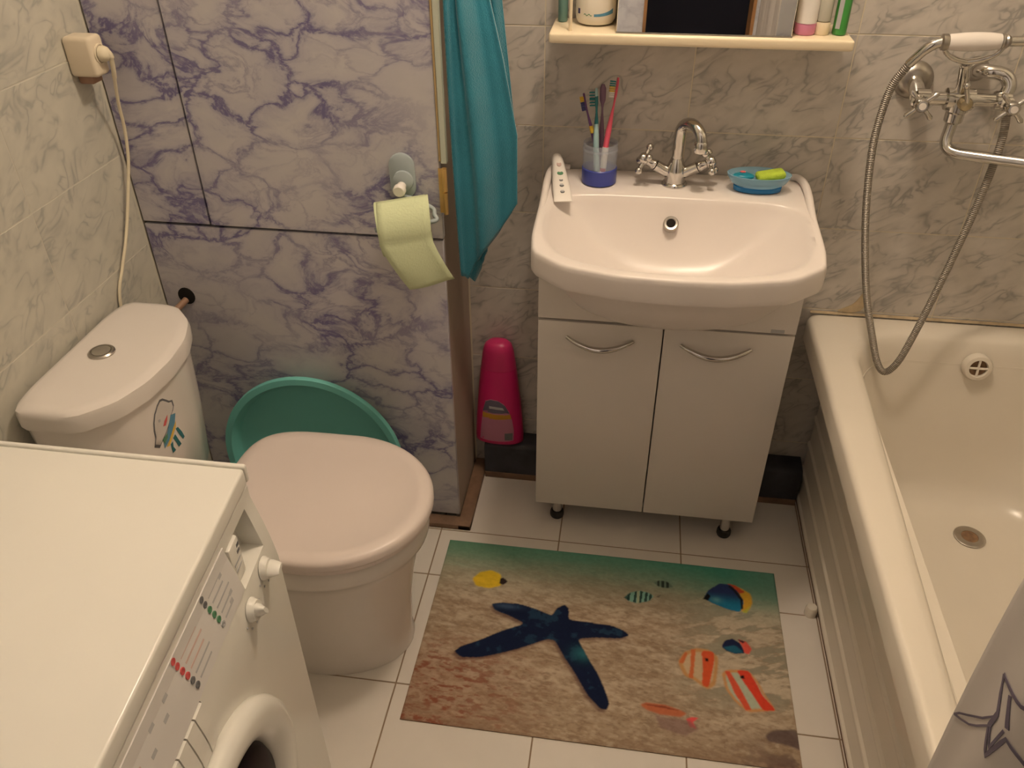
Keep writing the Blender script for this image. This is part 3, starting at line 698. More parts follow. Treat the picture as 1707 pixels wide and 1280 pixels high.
# ------------------------------------------------------------------ bath mixer, handset and hose
mx = thing('bath_mixer', 'chrome wall-mounted bath mixer with two cross handles and a long spout', 'mixer tap', (.49, -.02, 1.07))
bm = bmesh.new()
for x in (.421, .565):
    pass
lathe('wall_flange', [(.036, 0), (.035, .006), (.026, .014), (.020, .018)], (.421, -.0008, 1.088), M['chrome_dull'], mx, axis=(0, -1, 0), n=28)
lathe('wall_flange', [(.023, 0), (.022, .006), (.018, .012), (.015, .016)], (.528, -.0008, 1.112), M['chrome_dull'], mx, axis=(0, -1, 0), n=28)
bm = bmesh.new()
tube_bm(smooth_path([(.421, -.012, 1.088), (.420, -.035, 1.082), (.420, -.055, 1.072)], 5), .0145, 16, bm)
tube_bm(smooth_path([(.528, -.012, 1.112), (.540, -.034, 1.116), (.567, -.042, 1.112), (.578, -.050, 1.095), (.572, -.055, 1.074)], 6), .0125, 16, bm)
tube_bm([(.415, -.058, 1.070), (.438, -.058, 1.070), (.440, -.058, 1.070), (.468, -.058, 1.070), (.470, -.058, 1.070), (.518, -.058, 1.070), (.520, -.058, 1.070), (.555, -.058, 1.070), (.557, -.058, 1.070), (.582, -.058, 1.070)], [.0175, .0175, .0125, .0125, .020, .020, .0125, .0125, .0175, .0175], 20, bm)
tube_bm([(.494, -.060, 1.078), (.494, -.060, 1.050), (.494, -.060, 1.046), (.494, -.060, 1.030), (.494, -.060, 1.026)], [.021, .021, .017, .017, .013], 20, bm)
link('body', bm_mesh(bm, 'body'), M['chrome'], mx)
for x in (.4185, .5775):
    p0 = Vector((x-.002, -.074, 1.068)); d = Vector((-.04, -1, .06)).normalized()
    h = lathe('handle', [(.0135, 0), (.0135, .008), (.0105, .011), (.0105, .022), (.0125, .025), (.0125, .036), (.0095, .040), (.0001, .0405)], p0, M['chrome'], mx, axis=d, n=20)
    u, v, a = frame(d); hc = p0+d*.030; bm = bmesh.new()
    for k in range(4):
        q = u*math.cos(PI/2*k+.75)+v*math.sin(PI/2*k+.75)
        tube_bm([hc+q*.008, hc+q*.020, hc+q*.030, hc+q*.034], [.0048, .0042, .0052, .0030], 10, bm)
    link('cross_arm', bm_mesh(bm, 'cross_arm'), M['chrome'], h)
    lathe('index_button', [(.0065, .0402), (.0065, .0416)], p0, M['ceramic'], h, axis=d, n=16)
# diverter lever
dv = lathe('diverter', [(.0125, 0), (.0125, .014), (.010, .018), (.0001, .020)], (.497, -.078, 1.070), M['yellowed'], mx, axis=(0, -1, 0), n=20, label='diverter with a yellowed front')
tube('lever', [(.498, -.092, 1.072), (.493, -.096, 1.088), (.487, -.098, 1.102)], [.005, .0042, .0036], M['chrome'], dv, 10)
bm = bmesh.new(); sphere_bm((.486, -.098, 1.106), .0068, bm); link('lever_knob', bm_mesh(bm, 'lever_knob'), M['chrome'], dv)
tube('cradle_post', smooth_path([(.492, -.062, 1.082), (.487, -.072, 1.105), (.480, -.084, 1.128), (.474, -.095, 1.145)], 5), [.0105]*15+[.009], M['chrome'], mx, 14)
bm = bmesh.new()
for s in (-1, 1): tube_bm(smooth_path([(.474, -.097, 1.147), (.474+s*.022, -.100, 1.152), (.474+s*.042, -.104, 1.163), (.474+s*.050, -.106, 1.176)], 5), [.0055]*8+[.0045]*8, 10, bm)
link('cradle_fork', bm_mesh(bm, 'cradle_fork'), M['chrome'], mx)
tube('spout', smooth_path([(.494, -.060, 1.034), (.492, -.062, 1.012), (.490, -.066, .995), (.494, -.074, .982), (.508, -.086, .977), (.54, -.104, .978), (.61, -.145, .984), (.70, -.198, .990), (.735, -.218, .986), (.742, -.222, .970)], 6), .0108, M['chrome'], mx, 16)
# handset
hsd = thing('shower_handset', 'white-handled chrome shower handset resting on the mixer with a long grey hose', 'shower handset', (.47, -.115, 1.18))
ha = Vector((.1, 0, .004)).normalized(); h0 = Vector((.427, -.113, 1.183))
lathe('handle', [(.0125, 0), (.0135, .003), (.0155, .025), (.0160, .045), (.0150, .070), (.0128, .086)], h0, M['ceramic'], hsd, axis=ha, n=24, label='white ceramic grip')
lathe('collar', [(.0100, -.012), (.0138, -.010), (.0142, -.002), (.0130, .0)], h0, M['chrome_dull'], hsd, axis=ha, n=20)
lathe('collar', [(.0135, .0865), (.0138, .090), (.0110, .093), (.0125, .096), (.0085, .102)], h0, M['chrome_dull'], hsd, axis=ha, n=20)
tube('neck', smooth_path([h0+ha*.100, h0+ha*.125, h0+ha*.150+Vector((0, -.004, .002)), h0+ha*.170+Vector((0, -.014, -.006))], 5), [.0085]*8+[.010]*8, M['chrome'], hsd, 14)
lathe('head', [(.012, 0), (.030, .014), (.036, .022), (.036, .030), (.030, .032)], h0+ha*.172+Vector((0, -.010, .004)), M['chrome'], hsd, axis=(.15, -.6, -.75), n=28)
elbow = smooth_path([h0-ha*.010, h0-ha*.022+Vector((0, .001, -.004)), (.392, -.108, 1.166), (.376, -.098, 1.140)], 5)
tube('hose_nut', elbow, [.0088]*5+[.0092]*5+[.0085]*6, M['chrome'], hsd, 14)
hp = smooth_path([(.378, -.099, 1.143), (.360, -.088, 1.100), (.3535, -.085, 1.040), (.3540, -.088, .970), (.367, -.100, .86), (.389, -.112, .75), (.412, -.124, .66), (.438, -.134, .585), (.461, -.142, .525), (.4815, -.146, .502), (.502, -.144, .526), (.518, -.138, .585), (.538, -.129, .69), (.556, -.119, .80), (.571, -.108, .91), (.580, -.092, 1.005), (.578, -.075, 1.058)], 8)
hose('hose', hp, .0074, M['steelhose'], hsd, 12)

# ------------------------------------------------------------------ toilet
TY = -.612
tl = thing('toilet', 'white ceramic toilet with its lid down and a cartoon sticker on the cistern', 'toilet', (-.72, TY, 0))
NT = 64
def egg(x0, x1, hw, z, p=1.0, sq=.42, ys=.62):
    """plan outline with a squarish back end at x0 and a round nose at x1"""
    out = []; xc = x0+(x1-x0)*.52
    for i in range(NT):
        a = 2*PI*i/NT; c, s = math.cos(a), math.sin(a)
        if c >= 0: x = xc+(x1-xc)*c; y = hw*s
        else: x = xc+(xc-x0)*(-(abs(c)**sq)); y = hw*(1 if s >= 0 else -1)*abs(s)**ys
        out.append(Vector((x, TY+y, z)))
    return out
rings = [egg(-.90, -.510, .122, 0, sq=.6), egg(-.90, -.508, .124, .010, sq=.6), egg(-.90, -.512, .121, .03, sq=.6), egg(-.905, -.505, .126, .14, sq=.6), egg(-.91, -.494, .137, .22, sq=.6), egg(-.91, -.480, .150, .29, sq=.6), egg(-.91, -.470, .160, .318, sq=.6), egg(-.91, -.457, .172, .332, sq=.6), egg(-.91, -.453, .176, .345, sq=.6), egg(-.91, -.453, .176, .380, sq=.6), egg(-.905, -.462, .168, .386, sq=.6)]
loft('pan', rings, M['ceramic'], tl, angle=60)
bm = box_bm(XL+.02, -.86, TY-.11, TY+.11, .24, .372, .03, 3)
link('cistern_ledge', bm_mesh(bm, 'cistern_ledge'), M['ceramic'], tl)
rings = [egg(-.862, -.452, .176, .3865), egg(-.864, -.447, .180, .390), egg(-.864, -.447, .180, .3985), egg(-.862, -.450, .177, .4005)]
loft('seat', rings, M['lidplastic'], tl, angle=50)
rings = [egg(-.868, -.446, .181, .4025, ys=.5), egg(-.871, -.441, .186, .406, ys=.5), egg(-.871, -.441, .186, .418, ys=.5), egg(-.868, -.444, .183, .4235, ys=.5), egg(-.862, -.450, .177, .4265, ys=.5), egg(-.850, -.462, .165, .428, ys=.5), egg(-.838, -.472, .155, .4280, ys=.5), egg(-.835, -.474, .152, .4268, ys=.5), egg(-.74, -.56, .07, .4275, ys=.5)]
loft('lid', rings, M['lidplastic'], tl, angle=35)
for s in (-1, 1):
    lathe('hinge', [(.012, 0), (.013, .004), (.013, .022), (.010, .026)], (-.887, TY+s*.075, .372), M['lidplastic'], tl, n=16)
# cistern, D-shaped plan
CYc = -.585
def dplan(bulge, hw, x0, x1, z, r=.03):
    P = [(x0, -hw), (x1-bulge*.95, -hw), (x1-bulge*.35, -hw*.72), (x1-bulge*.08, -hw*.38), (x1, 0), (x1-bulge*.08, hw*.38), (x1-bulge*.35, hw*.72), (x1-bulge*.95, hw), (x0, hw)]
    P = chaikin(dense(P, 2), 3)
    return [Vector((p.x, p.y, z)) for p in [Vector((q.x, CYc+q.y, 0)) for q in polar(P, ((x0+x1)/2-.02, 0), 72)]]
XB = XL+.012
rings = [dplan(.06, .155, XB+.01, -.962, .372), dplan(.065, .160, XB, -.950, .385), dplan(.075, .172, XB, -.938, .52), dplan(.085, .180, XB, -.930, .655), dplan(.085, .180, XB, -.930, .662)]
loft('cistern', rings, M['ceramic'], tl, angle=60)
rings = [dplan(.087, .182, XB, -.928, .663), dplan(.088, .190, XB-.002, -.921, .665), dplan(.088, .191, XB-.002, -.920, .690), dplan(.088, .189, XB-.001, -.922, .699), dplan(.085, .182, XB+.005, -.930, .7045), dplan(.080, .172, XB+.013, -.941, .706), dplan(.055, .120, XB+.04, -.985, .7065)]
loft('cistern_lid', rings, M['ceramic'], tl, angle=40)
bx, by, bz = -1.053, -.590, .7062
lathe('flush_button', [(.024, 0), (.024, .003), (.0215, .0055), (.0185, .0052), (.018, .0035), (.0, .0034)], (bx, by, bz), M['chrome_dull'], tl, n=28, cap1=False, label='round metal flush button')
lathe('button_disc', [(.0172, .0036), (.0165, .0055), (.001, .006)], (bx, by, bz), M['chrome'], tl, n=24)
# sticker: coloured film pieces on the bowed cistern front
CRINGS = [dplan(.065, .160, XB, -.950, .385), dplan(.075, .172, XB, -.938, .52), dplan(.085, .180, XB, -.930, .655)]
def ring_x(r, y):
    best = -9
    for a, c in zip(r, r[1:]+r[:1]):
        if (a.y-y)*(c.y-y) <= 0 and abs(a.y-c.y) > 1e-9: best = max(best, a.x+(c.x-a.x)*(y-a.y)/(c.y-a.y))
    return best
def fx_at(y, z):
    """x of the cistern front at a point"""
    k = 0 if z < .52 else 1; za, zb2 = CRINGS[k][0].z, CRINGS[k+1][0].z; t = max(0, min(1, (z-za)/(zb2-za)))
    return ring_x(CRINGS[k], y)*(1-t)+ring_x(CRINGS[k+1], y)*t
def film(nm, pts, mm, off):
    Q = []
    for a, c in zip(pts, pts[1:]+pts[:1]): Q += [a, ((a[0]+c[0])/2, (a[1]+c[1])/2)]
    cy_ = sum(p[0] for p in Q)/len(Q); cz_ = sum(p[1] for p in Q)/len(Q); rings = []
    o_ = off*.25+.0004
    for kk in (1, .75, .5, .25, .02):
        rings.append([Vector((fx_at(cy_+(y-cy_)*kk, cz_+(z-cz_)*kk)+o_, cy_+(y-cy_)*kk, cz_+(z-cz_)*kk)) for y, z in Q])
    rings.insert(0, [p-Vector((.0003, 0, 0)) for p in rings[0]])
    return loft(nm, rings, mm, st, True, True, 80)
st = lathe('sticker', [(.001, 0), (.001, .0002)], (fx_at(-.63, .58), -.63, .58), M['whiteprint'], tl, axis=(1, 0, 0), n=6, label='cartoon sea creature sticker with blue and yellow stripes')
SY, SZ = -.632, .578    # sticker centre on the front
def sp_(x, y): return (SY+.00064*(x-340)*.98, SZ-.000125*(y-620)*1.16 + .00011*(x-340))
body = [(350, 215), (300, 255), (245, 340), (210, 450), (195, 560), (190, 680), (160, 790), (210, 850), (260, 790), (330, 730), (400, 650), (450, 560), (490, 530), (520, 470), (515, 380), (470, 350), (430, 290), (390, 235)]
def shrink(P, k): 
    cx_ = sum(p[0] for p in P)/len(P); cy_ = sum(p[1] for p in P)/len(P); return [(cx_+(p[0]-cx_)*k, cy_+(p[1]-cy_)*k) for p in P]
def spts(P): return [sp_(x*.125*1.0*8/8 if False else x, y) for x, y in P]
def sp_(x, y):
    # sticker sheet coordinates (about 400 x 900 units) to the cistern front, in metres
    return (SY + (x-350)*.000200, SZ - (y-640)*.000148)
film('outline', [sp_(*p) for p in body], M['darkgrey'], .0012)
film('body', [sp_(*p) for p in shrink(body, .89)], M['stickerwhite'], .0020)
film('eye', [sp_(*p) for p in [(270, 455), (295, 465), (295, 500), (270, 500)]], M['greyprint'], .0030)
film('mouth', [sp_(*p) for p in [(400, 505), (340, 545), (310, 600), (345, 620), (380, 570)]], M['redprint'], .0030)
film('blue_stripe', [sp_(*p) for p in [(440, 550), (510, 590), (470, 710), (340, 860), (262, 915), (270, 830), (350, 720)]], M['blueprint'], .0030)
film('green_patch', [sp_(*p) for p in [(260, 770), (340, 740), (330, 800), (275, 850)]], M['greenprint'], .0036)
film('yellow_stripe', [sp_(*p) for p in [(490, 700), (470, 780), (400, 860), (330, 940), (290, 920), (350, 860), (430, 760)]], M['yellowprint'], .0036)
for P in ([(350, 940), (385, 930), (375, 1010), (400, 1090), (350, 1090), (345, 1010)], [(400, 890), (440, 870), (465, 980), (495, 1090), (450, 1095), (430, 1000)], [(465, 800), (500, 810), (540, 930), (565, 1040), (535, 1050), (500, 940)]):
    film('strand', [sp_(*p) for p in P], M['tealgrip'], .0030)

# ------------------------------------------------------------------ teal basin behind the toilet
bs = thing('plastic_basin', 'round teal plastic basin standing on edge behind the toilet', 'basin', (-.82, -.30, 0))
ax = Vector((0, -1, .09)).normalized(); bc = Vector((-.82, -.298, .2262))
lathe('bowl', [(.001, -.030), (.186, -.030), (.196, -.026), (.2035, -.012), (.2065, .001), (.2085, .003), (.2235, .003), (.2255, .0), (.2255, -.009), (.223, -.010), (.222, -.002), (.209, -.003), (.206, -.016), (.198, -.030), (.188, -.034), (.001, -.034)], bc, M['teal'], bs, axis=ax, n=72, cap0=False, cap1=False, angle=35)

# ------------------------------------------------------------------ toilet paper and holder
th = thing('paper_holder', 'grey-blue suction hook plate holding the toilet paper', 'paper holder', (-.553, YP, .94))
def stadium(cx, cz, hw, hh, n=10):
    out = []
    for i in range(2*n+2):
        a = PI*i/n if i <= n else PI*(i-1)/n
        a = 2*PI*i/(2*n+2); out.append((cx+hw*math.cos(a), cz+(hh-hw)*(1 if math.sin(a) > 0 else -1)+hw*math.sin(a)))
    return out
P = stadium(-.550, .938, .026, .046); Pi_ = stadium(-.550, .938, .0235, .0435)
loft('back_plate', [[Vector((x, YP-.0025, z)) for x, z in P], [Vector((x, YP-.007, z)) for x, z in P], [Vector((x, YP-.009, z)) for x, z in Pi_]], M['greyblue'], th)
lathe('suction_disc', [(.021, 0), (.020, .004), (.012, .007)], (-.548, YP-.0092, .930), M['greyblue'], th, axis=(0, -1, 0), n=24)
lathe('knob', [(.009, 0), (.009, .012), (.0125, .015), (.0125, .023), (.010, .026)], (-.550, YP-.016, .922), M['whitepl'], th, axis=(0, -1, -.1), n=20)
rc = Vector((-.538, -.300, .860)); ra = Vector((.95, .28, .10)).normalized()
tube('rod', smooth_path([(-.550, YP-.008, .900), (-.522, YP-.012, .890), (-.490, YP-.020, .880), rc+ra*.058+Vector((0, .010, .008)), rc+ra*.060, rc, rc-ra*.058], 6), .0045, M['greyblue'], th, 10)
rl = thing('toilet_paper', 'pale green toilet paper roll with a loose sheet hanging down', 'toilet paper', rc)
RR, RL = .053, .050
rings = lathe_rings([(.0205, -RL), (RR-.001, -RL), (RR, -RL+.001), (RR, RL-.001), (RR-.001, RL), (.0205, RL), (.0205, -RL)], rc, ra, 40)
loft('roll', rings, M['paper'], rl, False, False)
loft('core', lathe_rings([(.0202, -RL-.0005), (.0202, RL+.0005), (.0185, RL+.0005), (.0185, -RL-.0005), (.0202, -RL-.0005)], rc, ra, 28), M['card'], rl, False, False)
# loose sheet: leaves the top of the roll, runs over its front and hangs, drifting to the right
fdir = ra.cross(Vector((0, 0, 1))).normalized();
if fdir.y > 0: fdir = -fdir
upv = Vector((0, 0, 1)); rows = []
for k in range(11):
    a_ = math.radians(95-105*k/10); rows.append((rc+fdir*((RR+.0012)*math.cos(a_))+upv*((RR+.0012)*math.sin(a_)), 0))
for k in range(1, 11):
    q = k/10; rows.append((rc+fdir*(RR+.0012+.010*math.sin(q*2.2)-.004*q)+upv*(-.008-.100*q), q))
ver = []; nx = 8
for p, q in rows:
    for i in range(nx+1):
        e = -RL+2*RL*i/nx
        ver.append(p+ra*(e+.040*q**1.15+.010*q*(1-i/nx))+upv*(.006*q*(i/nx-.3))+fdir*(.004*q*math.sin(i/nx*5)))
fs = [(r*(nx+1)+i, r*(nx+1)+i+1, (r+1)*(nx+1)+i+1, (r+1)*(nx+1)+i) for r in range(len(rows)-1) for i in range(nx)]
me = vf(ver, fs, 'sheet'); o = link('sheet', me, M['paper'], rl); sm = o.modifiers.new('s', 'SOLIDIFY'); sm.thickness = .0006; sm.offset = 1

# ------------------------------------------------------------------ towel
tw = thing('towel', 'teal terry towel hanging in folds at the closet door edge', 'towel', (-.41, -.17, .7))
def cloth(nm, rows, amp, thick, parent, nfold, ph, cut=None, nu=36, sub=14):
    """rows: (z, xl, yl, xr, yr) along the drop; folds run down the cloth"""
    V = []; R_ = []
    for j in range(len(rows)-1):
        for k in range(sub): 
            t = k/sub; R_.append([rows[j][i]*(1-t)+rows[j+1][i]*t for i in range(5)]+[(j+t)/(len(rows)-1)])
    R_.append(list(rows[-1])+[1.0])
    for z, xl, yl, xr, yr, q in R_:
        for i in range(nu+1):
            s = i/nu; x = xl+(xr-xl)*s; y = yl+(yr-yl)*s
            f = amp*max(0, math.sin(PI*s))**.5*(math.sin(2*PI*nfold*s+ph+q*.7)+.35*math.sin(2*PI*nfold*2.3*s+1+q))
            zz = z
            if cut: zz = cut(s, q, z)
            V.append((x+f*.25, y+f, zz))
    n1 = nu+1
    F_ = [(r*n1+i, r*n1+i+1, (r+1)*n1+i+1, (r+1)*n1+i) for r in range(len(R_)-1) for i in range(nu)]
    me = vf(V, F_, nm); o = link(nm, me, M['towel'], parent, angle=80); sm = o.modifiers.new('s', 'SOLIDIFY'); sm.thickness = thick; sm.offset = 0
    return o
# front layer, lower hem runs slanting up to the right
def hem(s, q, z):
    zb_ = .722+.150*max(0, (s-.10)/.90)**1.05 - .012*max(0, 1-abs(s-.12)/.12)
    return 1.70-(1.70-zb_)*q
cloth('front_layer', [(1.70, -.452, -.222, -.418, -.180), (1.40, -.4525, -.226, -.412, -.178), (1.25, -.4515, -.230, -.406, -.175), (1.05, -.4515, -.234, -.389, -.180), (.93, -.4500, -.236, -.356, -.188), (.85, -.4470, -.236, -.330, -.190), (.72, -.4430, -.235, -.330, -.192)], .013, .005, tw, 1.35, .6, hem)
def hem2(s, q, z):
    zb_ = .690+.055*abs(s-.45)/.55+ .02*s
    return 1.70-(1.70-zb_)*q
cloth('under_fold', [(1.70, -.446, -.205, -.420, -.165), (1.25, -.447, -.212, -.410, -.165), (1.0, -.4465, -.218, -.400, -.172), (.85, -.4455, -.222, -.396, -.182), (.70, -.4400, -.226, -.394, -.196)], .006, .005, tw, 1.2, 2.0, hem2, nu=24)
def hem3(s, q, z):
    zb_ = 1.16-.135*s
    return 1.70-(1.70-zb_)*q
cloth('back_layer', [(1.70, -.435, -.150, -.412, -.125), (1.30, -.420, -.150, -.392, -.125), (1.15, -.405, -.150, -.368, -.125), (1.03, -.395, -.150, -.346, -.125)], .005, .005, tw, 1.0, .4, hem3, nu=20)
hk = thing('towel_hook', 'metal hook on the closet side holding the teal towel', 'hook', (XRP, -.18, 1.70))
tube('hook', smooth_path([(XRP-.0008, -.185, 1.715), (-.455, -.185, 1.715), (-.432, -.185, 1.700), (-.424, -.185, 1.712)], 5), .004, M['chrome_dull'], hk, 10)
lathe('plate', [(.016, 0), (.016, .003), (.012, .005)], (XRP-.0008, -.185, 1.715), M['chrome_dull'], hk, axis=(1, 0, 0), n=18)

# ------------------------------------------------------------------ pink bottle
pbx, pby, pbz = -.402, -.0335, .1215
pb = thing('detergent_bottle', 'magenta plastic cleaner bottle standing in the corner beside the white cabinet', 'bottle', (pbx, pby, pbz))
def oval(hw, hd, z, n=40, cx=0, p=.8):
    return [Vector((pbx+cx+hw*(abs(math.cos(2*PI*i/n))**p)*(1 if math.cos(2*PI*i/n) >= 0 else -1), pby+hd*(abs(math.sin(2*PI*i/n))**.9)*(1 if math.sin(2*PI*i/n) >= 0 else -1), pbz+z)) for i in range(n)]
loft('body', [oval(.058, .026, 0), oval(.064, .030, .004), oval(.0645, .031, .02), oval(.061, .031, .08), oval(.056, .031, .14), oval(.050, .030, .20), oval(.0455, .029, .238)], M['pink'], pb, angle=50)
loft('cap', [oval(.0452, .0288, .2385), oval(.0445, .0287, .245), oval(.039, .027, .288), oval(.034, .025, .304), oval(.024, .018, .313), oval(.008, .006, .3155)], mat('magenta_cap', (.60, .03, .15), .35), pb, angle=50)
BP = [(.004, .064, .030), (.02, .0645, .031), (.08, .061, .031), (.14, .056, .031), (.20, .050, .030), (.238, .0455, .029)]
def body_y(x, z):
    hw = np.interp(z, [b_[0] for b_ in BP], [b_[1] for b_ in BP]); hd = np.interp(z, [b_[0] for b_ in BP], [b_[2] for b_ in BP])
    c = min(1, (abs(x)/hw))**1.25; return pby-hd*(max(0, 1-c*c))**.45
def lab(nm, pts, mm, off=0):
    Q = []
    for a, c in zip(pts, pts[1:]+pts[:1]): Q += [a, ((a[0]+c[0])/2, (a[1]+c[1])/2)]
    cx_ = sum(p[0] for p in Q)/len(Q); cz_ = sum(p[1] for p in Q)/len(Q)
    def pt(x, z, o_): return Vector((pbx+x, body_y(x, z)-o_, pbz+z))
    rings = [[pt(cx_+(x-cx_)*k, cz_+(z-cz_)*k, o_) for x, z in Q] for k, o_ in ((1, -.0004+off*.3), (1, .0007+off*.4), (.8, .0008+off*.4), (.6, .0008+off*.4), (.4, .0008+off*.4), (.2, .0008+off*.4), (.02, .0008+off*.4))]
    return loft(nm, rings, mm, pb, True, True, 60)
lab('label', [(-.050, .016), (-.025, .014), (0, .014), (.025, .015), (.041, .018), (.042, .05), (.038, .085), (.030, .115), (.016, .140), (.0, .150), (-.018, .152), (-.032, .145), (-.040, .11), (-.046, .06)], mat('mauve_label', (.50, .20, .29), .5))
lab('label_top', [(-.040, .112), (-.010, .108), (.031, .110), (.020, .134), (.004, .148), (-.018, .1505), (-.031, .143)], mat('dusky_label', (.16, .14, .20), .5), .0008)
lab('yellow_band', [(-.041, .090), (-.005, .088), (.036, .091), (.033, .106), (-.005, .104), (-.040, .108)], mat('ochre_band', (.55, .28, .03), .5), .0008)
lab('label_print', [(.018, .020), (.038, .021), (.039, .044), (.018, .043)], M['darkgrey'], .0008)
lab('label_print', [(-.022, .122), (.018, .120), (.014, .128), (-.022, .131)], M['greyprint'], .0016)

# ------------------------------------------------------------------ bath mat with printed sea bed
mt = thing('bath_mat', 'printed bath mat with a dark blue starfish and tropical fish on sand', 'bath mat', (-.087, -.561, 0))
X0, X1, Y0, Y1, ZM = -.4885, .3135, -.8135, -.3100, .0045
NX, NY = 500, 320
gx = np.linspace(X0, X1, NX+1); gy = np.linspace(Y0, Y1, NY+1); GX, GY = np.meshgrid(gx, gy)
def fbm(X, Y, sx, sy, oct=5, seed=0):
    r = np.random.default_rng(seed); out = np.zeros_like(X); amp = 1; tot = 0
    for o in range(oct):
        g_ = r.random((64, 64)); u = (X*sx*2**o) % 63; v = (Y*sy*2**o) % 63
        i = np.floor(u).astype(int); j = np.floor(v).astype(int); fu = u-i; fv = v-j; fu = fu*fu*(3-2*fu); fv = fv*fv*(3-2*fv)
        out += amp*((g_[j, i]*(1-fu)+g_[j, (i+1) % 64]*fu)*(1-fv)+(g_[(j+1) % 64, i]*(1-fu)+g_[(j+1) % 64, (i+1) % 64]*fu)*fv); tot += amp; amp *= .55
    return out/tot
U = (GX-X0)/(X1-X0); Vv = (GY-Y0)/(Y1-Y0); XX, YY = GX+2, GY+2
def mixa(A, c, m): return A*(1-m[..., None])+np.array(c)*m[..., None]
def sstep(a, b, x): t = np.clip((x-a)/(b-a), 0, 1); return t*t*(3-2*t)
n1 = fbm(XX+.02*fbm(XX, YY, 20, 20, 3, 9), YY+.01*fbm(XX, YY, 40, 40, 3, 19), 16, 60, 6, 1); n4 = fbm(XX-YY*.3, YY+XX*.2, 70, 200, 3, 41); n2 = fbm(XX, YY, 60, 120, 4, 2); n3 = fbm(XX+YY*.5, YY-.35*XX, 16, 60, 5, 3)
A = np.ones((*GX.shape, 3))*np.array((.43, .335, .24))
A = mixa(A, (.56, .46, .34), sstep(.46, .78, n1)*.55); A = mixa(A, (.31, .215, .135), sstep(.56, .36, n1)*.4); A = mixa(A, (.24, .16, .10), sstep(.58, .34, n2)*.4); A = mixa(A, (.55, .45, .33), sstep(.55, .75, n4)*.5); A = mixa(A, (.22, .15, .10), sstep(.42, .28, n4)*.45)
# greyish ripples at the right
rr = sstep(.62, .85, U)*sstep(.15, .35, Vv)*sstep(.95, .75, Vv); A = mixa(A, (.30, .28, .21), rr*sstep(.44, .56, n3)*.9); A = mixa(A, (.62, .55, .42), rr*sstep(.52, .40, n3)*.5)
# rusty seaweed in the lower left
lw = sstep(.45, .05, U)*sstep(.52, .2, Vv)*.9; A = mixa(A, (.22, .06, .035), lw*sstep(.48, .66, fbm(XX+.3*YY, YY, 55, 150, 5, 5))); A = mixa(A, (.30, .12, .07), lw*.4)
A = mixa(A, (.26, .17, .11), sstep(.16, .0, Vv)*sstep(.42, .58, n1)*.7)
dk = sstep(.2, .0, Vv)*sstep(.75, 1.0, U); A = mixa(A, (.13, .08, .07), dk*sstep(.42, .55, fbm(XX, YY, 22, 30, 4, 8))*.8)
# water along the far edge
wt = sstep(.74, 1.02, Vv+.05*(U-.5)+.05*(n1-.5)); A = mixa(A, (.40, .42, .32), sstep(.60, .85, Vv)*.5); A = mixa(A, (.08, .33, .24), wt*.9); A = mixa(A, (.02, .30, .22), wt*sstep(.6, 1, U)*.8); A = mixa(A, (.10, .17, .08), wt*sstep(.4, .0, U)*.5)
A = mixa(A, (.19, .32, .25), sstep(.62, .95, Vv)*sstep(.8, 1, U)*.6)
def inside(pts):
    P = np.array(pts)/1000.; m_ = np.zeros(GX.shape, bool); j = len(P)-1
    for i in range(len(P)):
        xi, yi, xj, yj = *P[i], *P[j]
        c = ((yi > GY) != (yj > GY)) & (GX < (xj-xi)*(GY-yi)/((yj-yi)+1e-12)+xi); m_ ^= c; j = i
    return m_.astype(float)
def soft(m_, k=1):
    for _ in range(k): m_ = (m_+np.roll(m_, 1, 0)+np.roll(m_, -1, 0)+np.roll(m_, 1, 1)+np.roll(m_, -1, 1))/5
    return m_
def paint(pts, c, k=1, al=1.0, tex=0):
    global A
    m_ = soft(inside(pts), k)*al
    cc_ = np.array(c)
    if tex: A = A*(1-m_[..., None])+(cc_[None, None, :]*(1+tex*(n2-.5)[..., None]*2))*m_[..., None]
    else: A = mixa(A, c, m_)
sm3 = lambda P: [(p.x, p.y) for p in chaikin(dense(P, 2), 2)]
star = [(-351, -498), (-326, -490), (-281, -489), (-240, -500), (-206, -512), (-198, -490), (-181, -476), (-170, -486), (-167, -518), (-126, -519), (-70, -520), (-40, -531), (-28, -542), (-48, -553), (-102, -558), (-143, -567), (-119, -610), (-92, -652), (-74, -691), (-64, -720), (-70, -735), (-83, -734), (-112, -705), (-140, -659), (-168, -620), (-193, -579), (-210, -577), (-265, -609), (-304, -627), (-351, -646), (-392, -651), (-411, -639), (-398, -623), (-363, -603), (-317, -571), (-265, -543), (-303, -526), (-339, -515)]
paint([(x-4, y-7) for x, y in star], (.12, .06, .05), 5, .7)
paint(sm3(star), (.008, .014, .042), 1)
A = mixa(A, (.03, .09, .15), soft(inside(sm3(star)))*sstep(.58, .72, fbm(XX, YY, 40, 50, 4, 11))*.35)
A = mixa(A, (.03, .16, .19), soft(inside(sm3(star)))*np.exp(-(((GX+.128)/.022)**2+((GY+.605)/.018)**2))*.7)
A = mixa(A, (.06, .11, .20), soft(inside(sm3(star)))*np.exp(-(((GX+.315)/.03)**2+((GY+.50)/.008)**2))*.6)
paint(sm3([(-409, -429), (-394, -406), (-368, -396), (-344, -405), (-336, -427), (-338, -442), (-363, -453), (-396, -450)]), (.74, .50, .02), 2, .95, .15)
paint([(-342, -420), (-335, -416), (-322, -426), (-332, -438), (-341, -435)], (.03, .02, .02), 1)
paint(sm3([(199, -361), (225, -366), (252, -383), (254, -410), (244, -432), (226, -440), (230, -410), (220, -383)]), (.72, .42, .05), 2)
paint([(240, -428), (250, -415), (238, -442), (226, -440)], (.55, .55, .08), 2)
paint(sm3([(196, -358), (218, -362), (240, -380), (226, -386)]), (.62, .10, .04), 1)
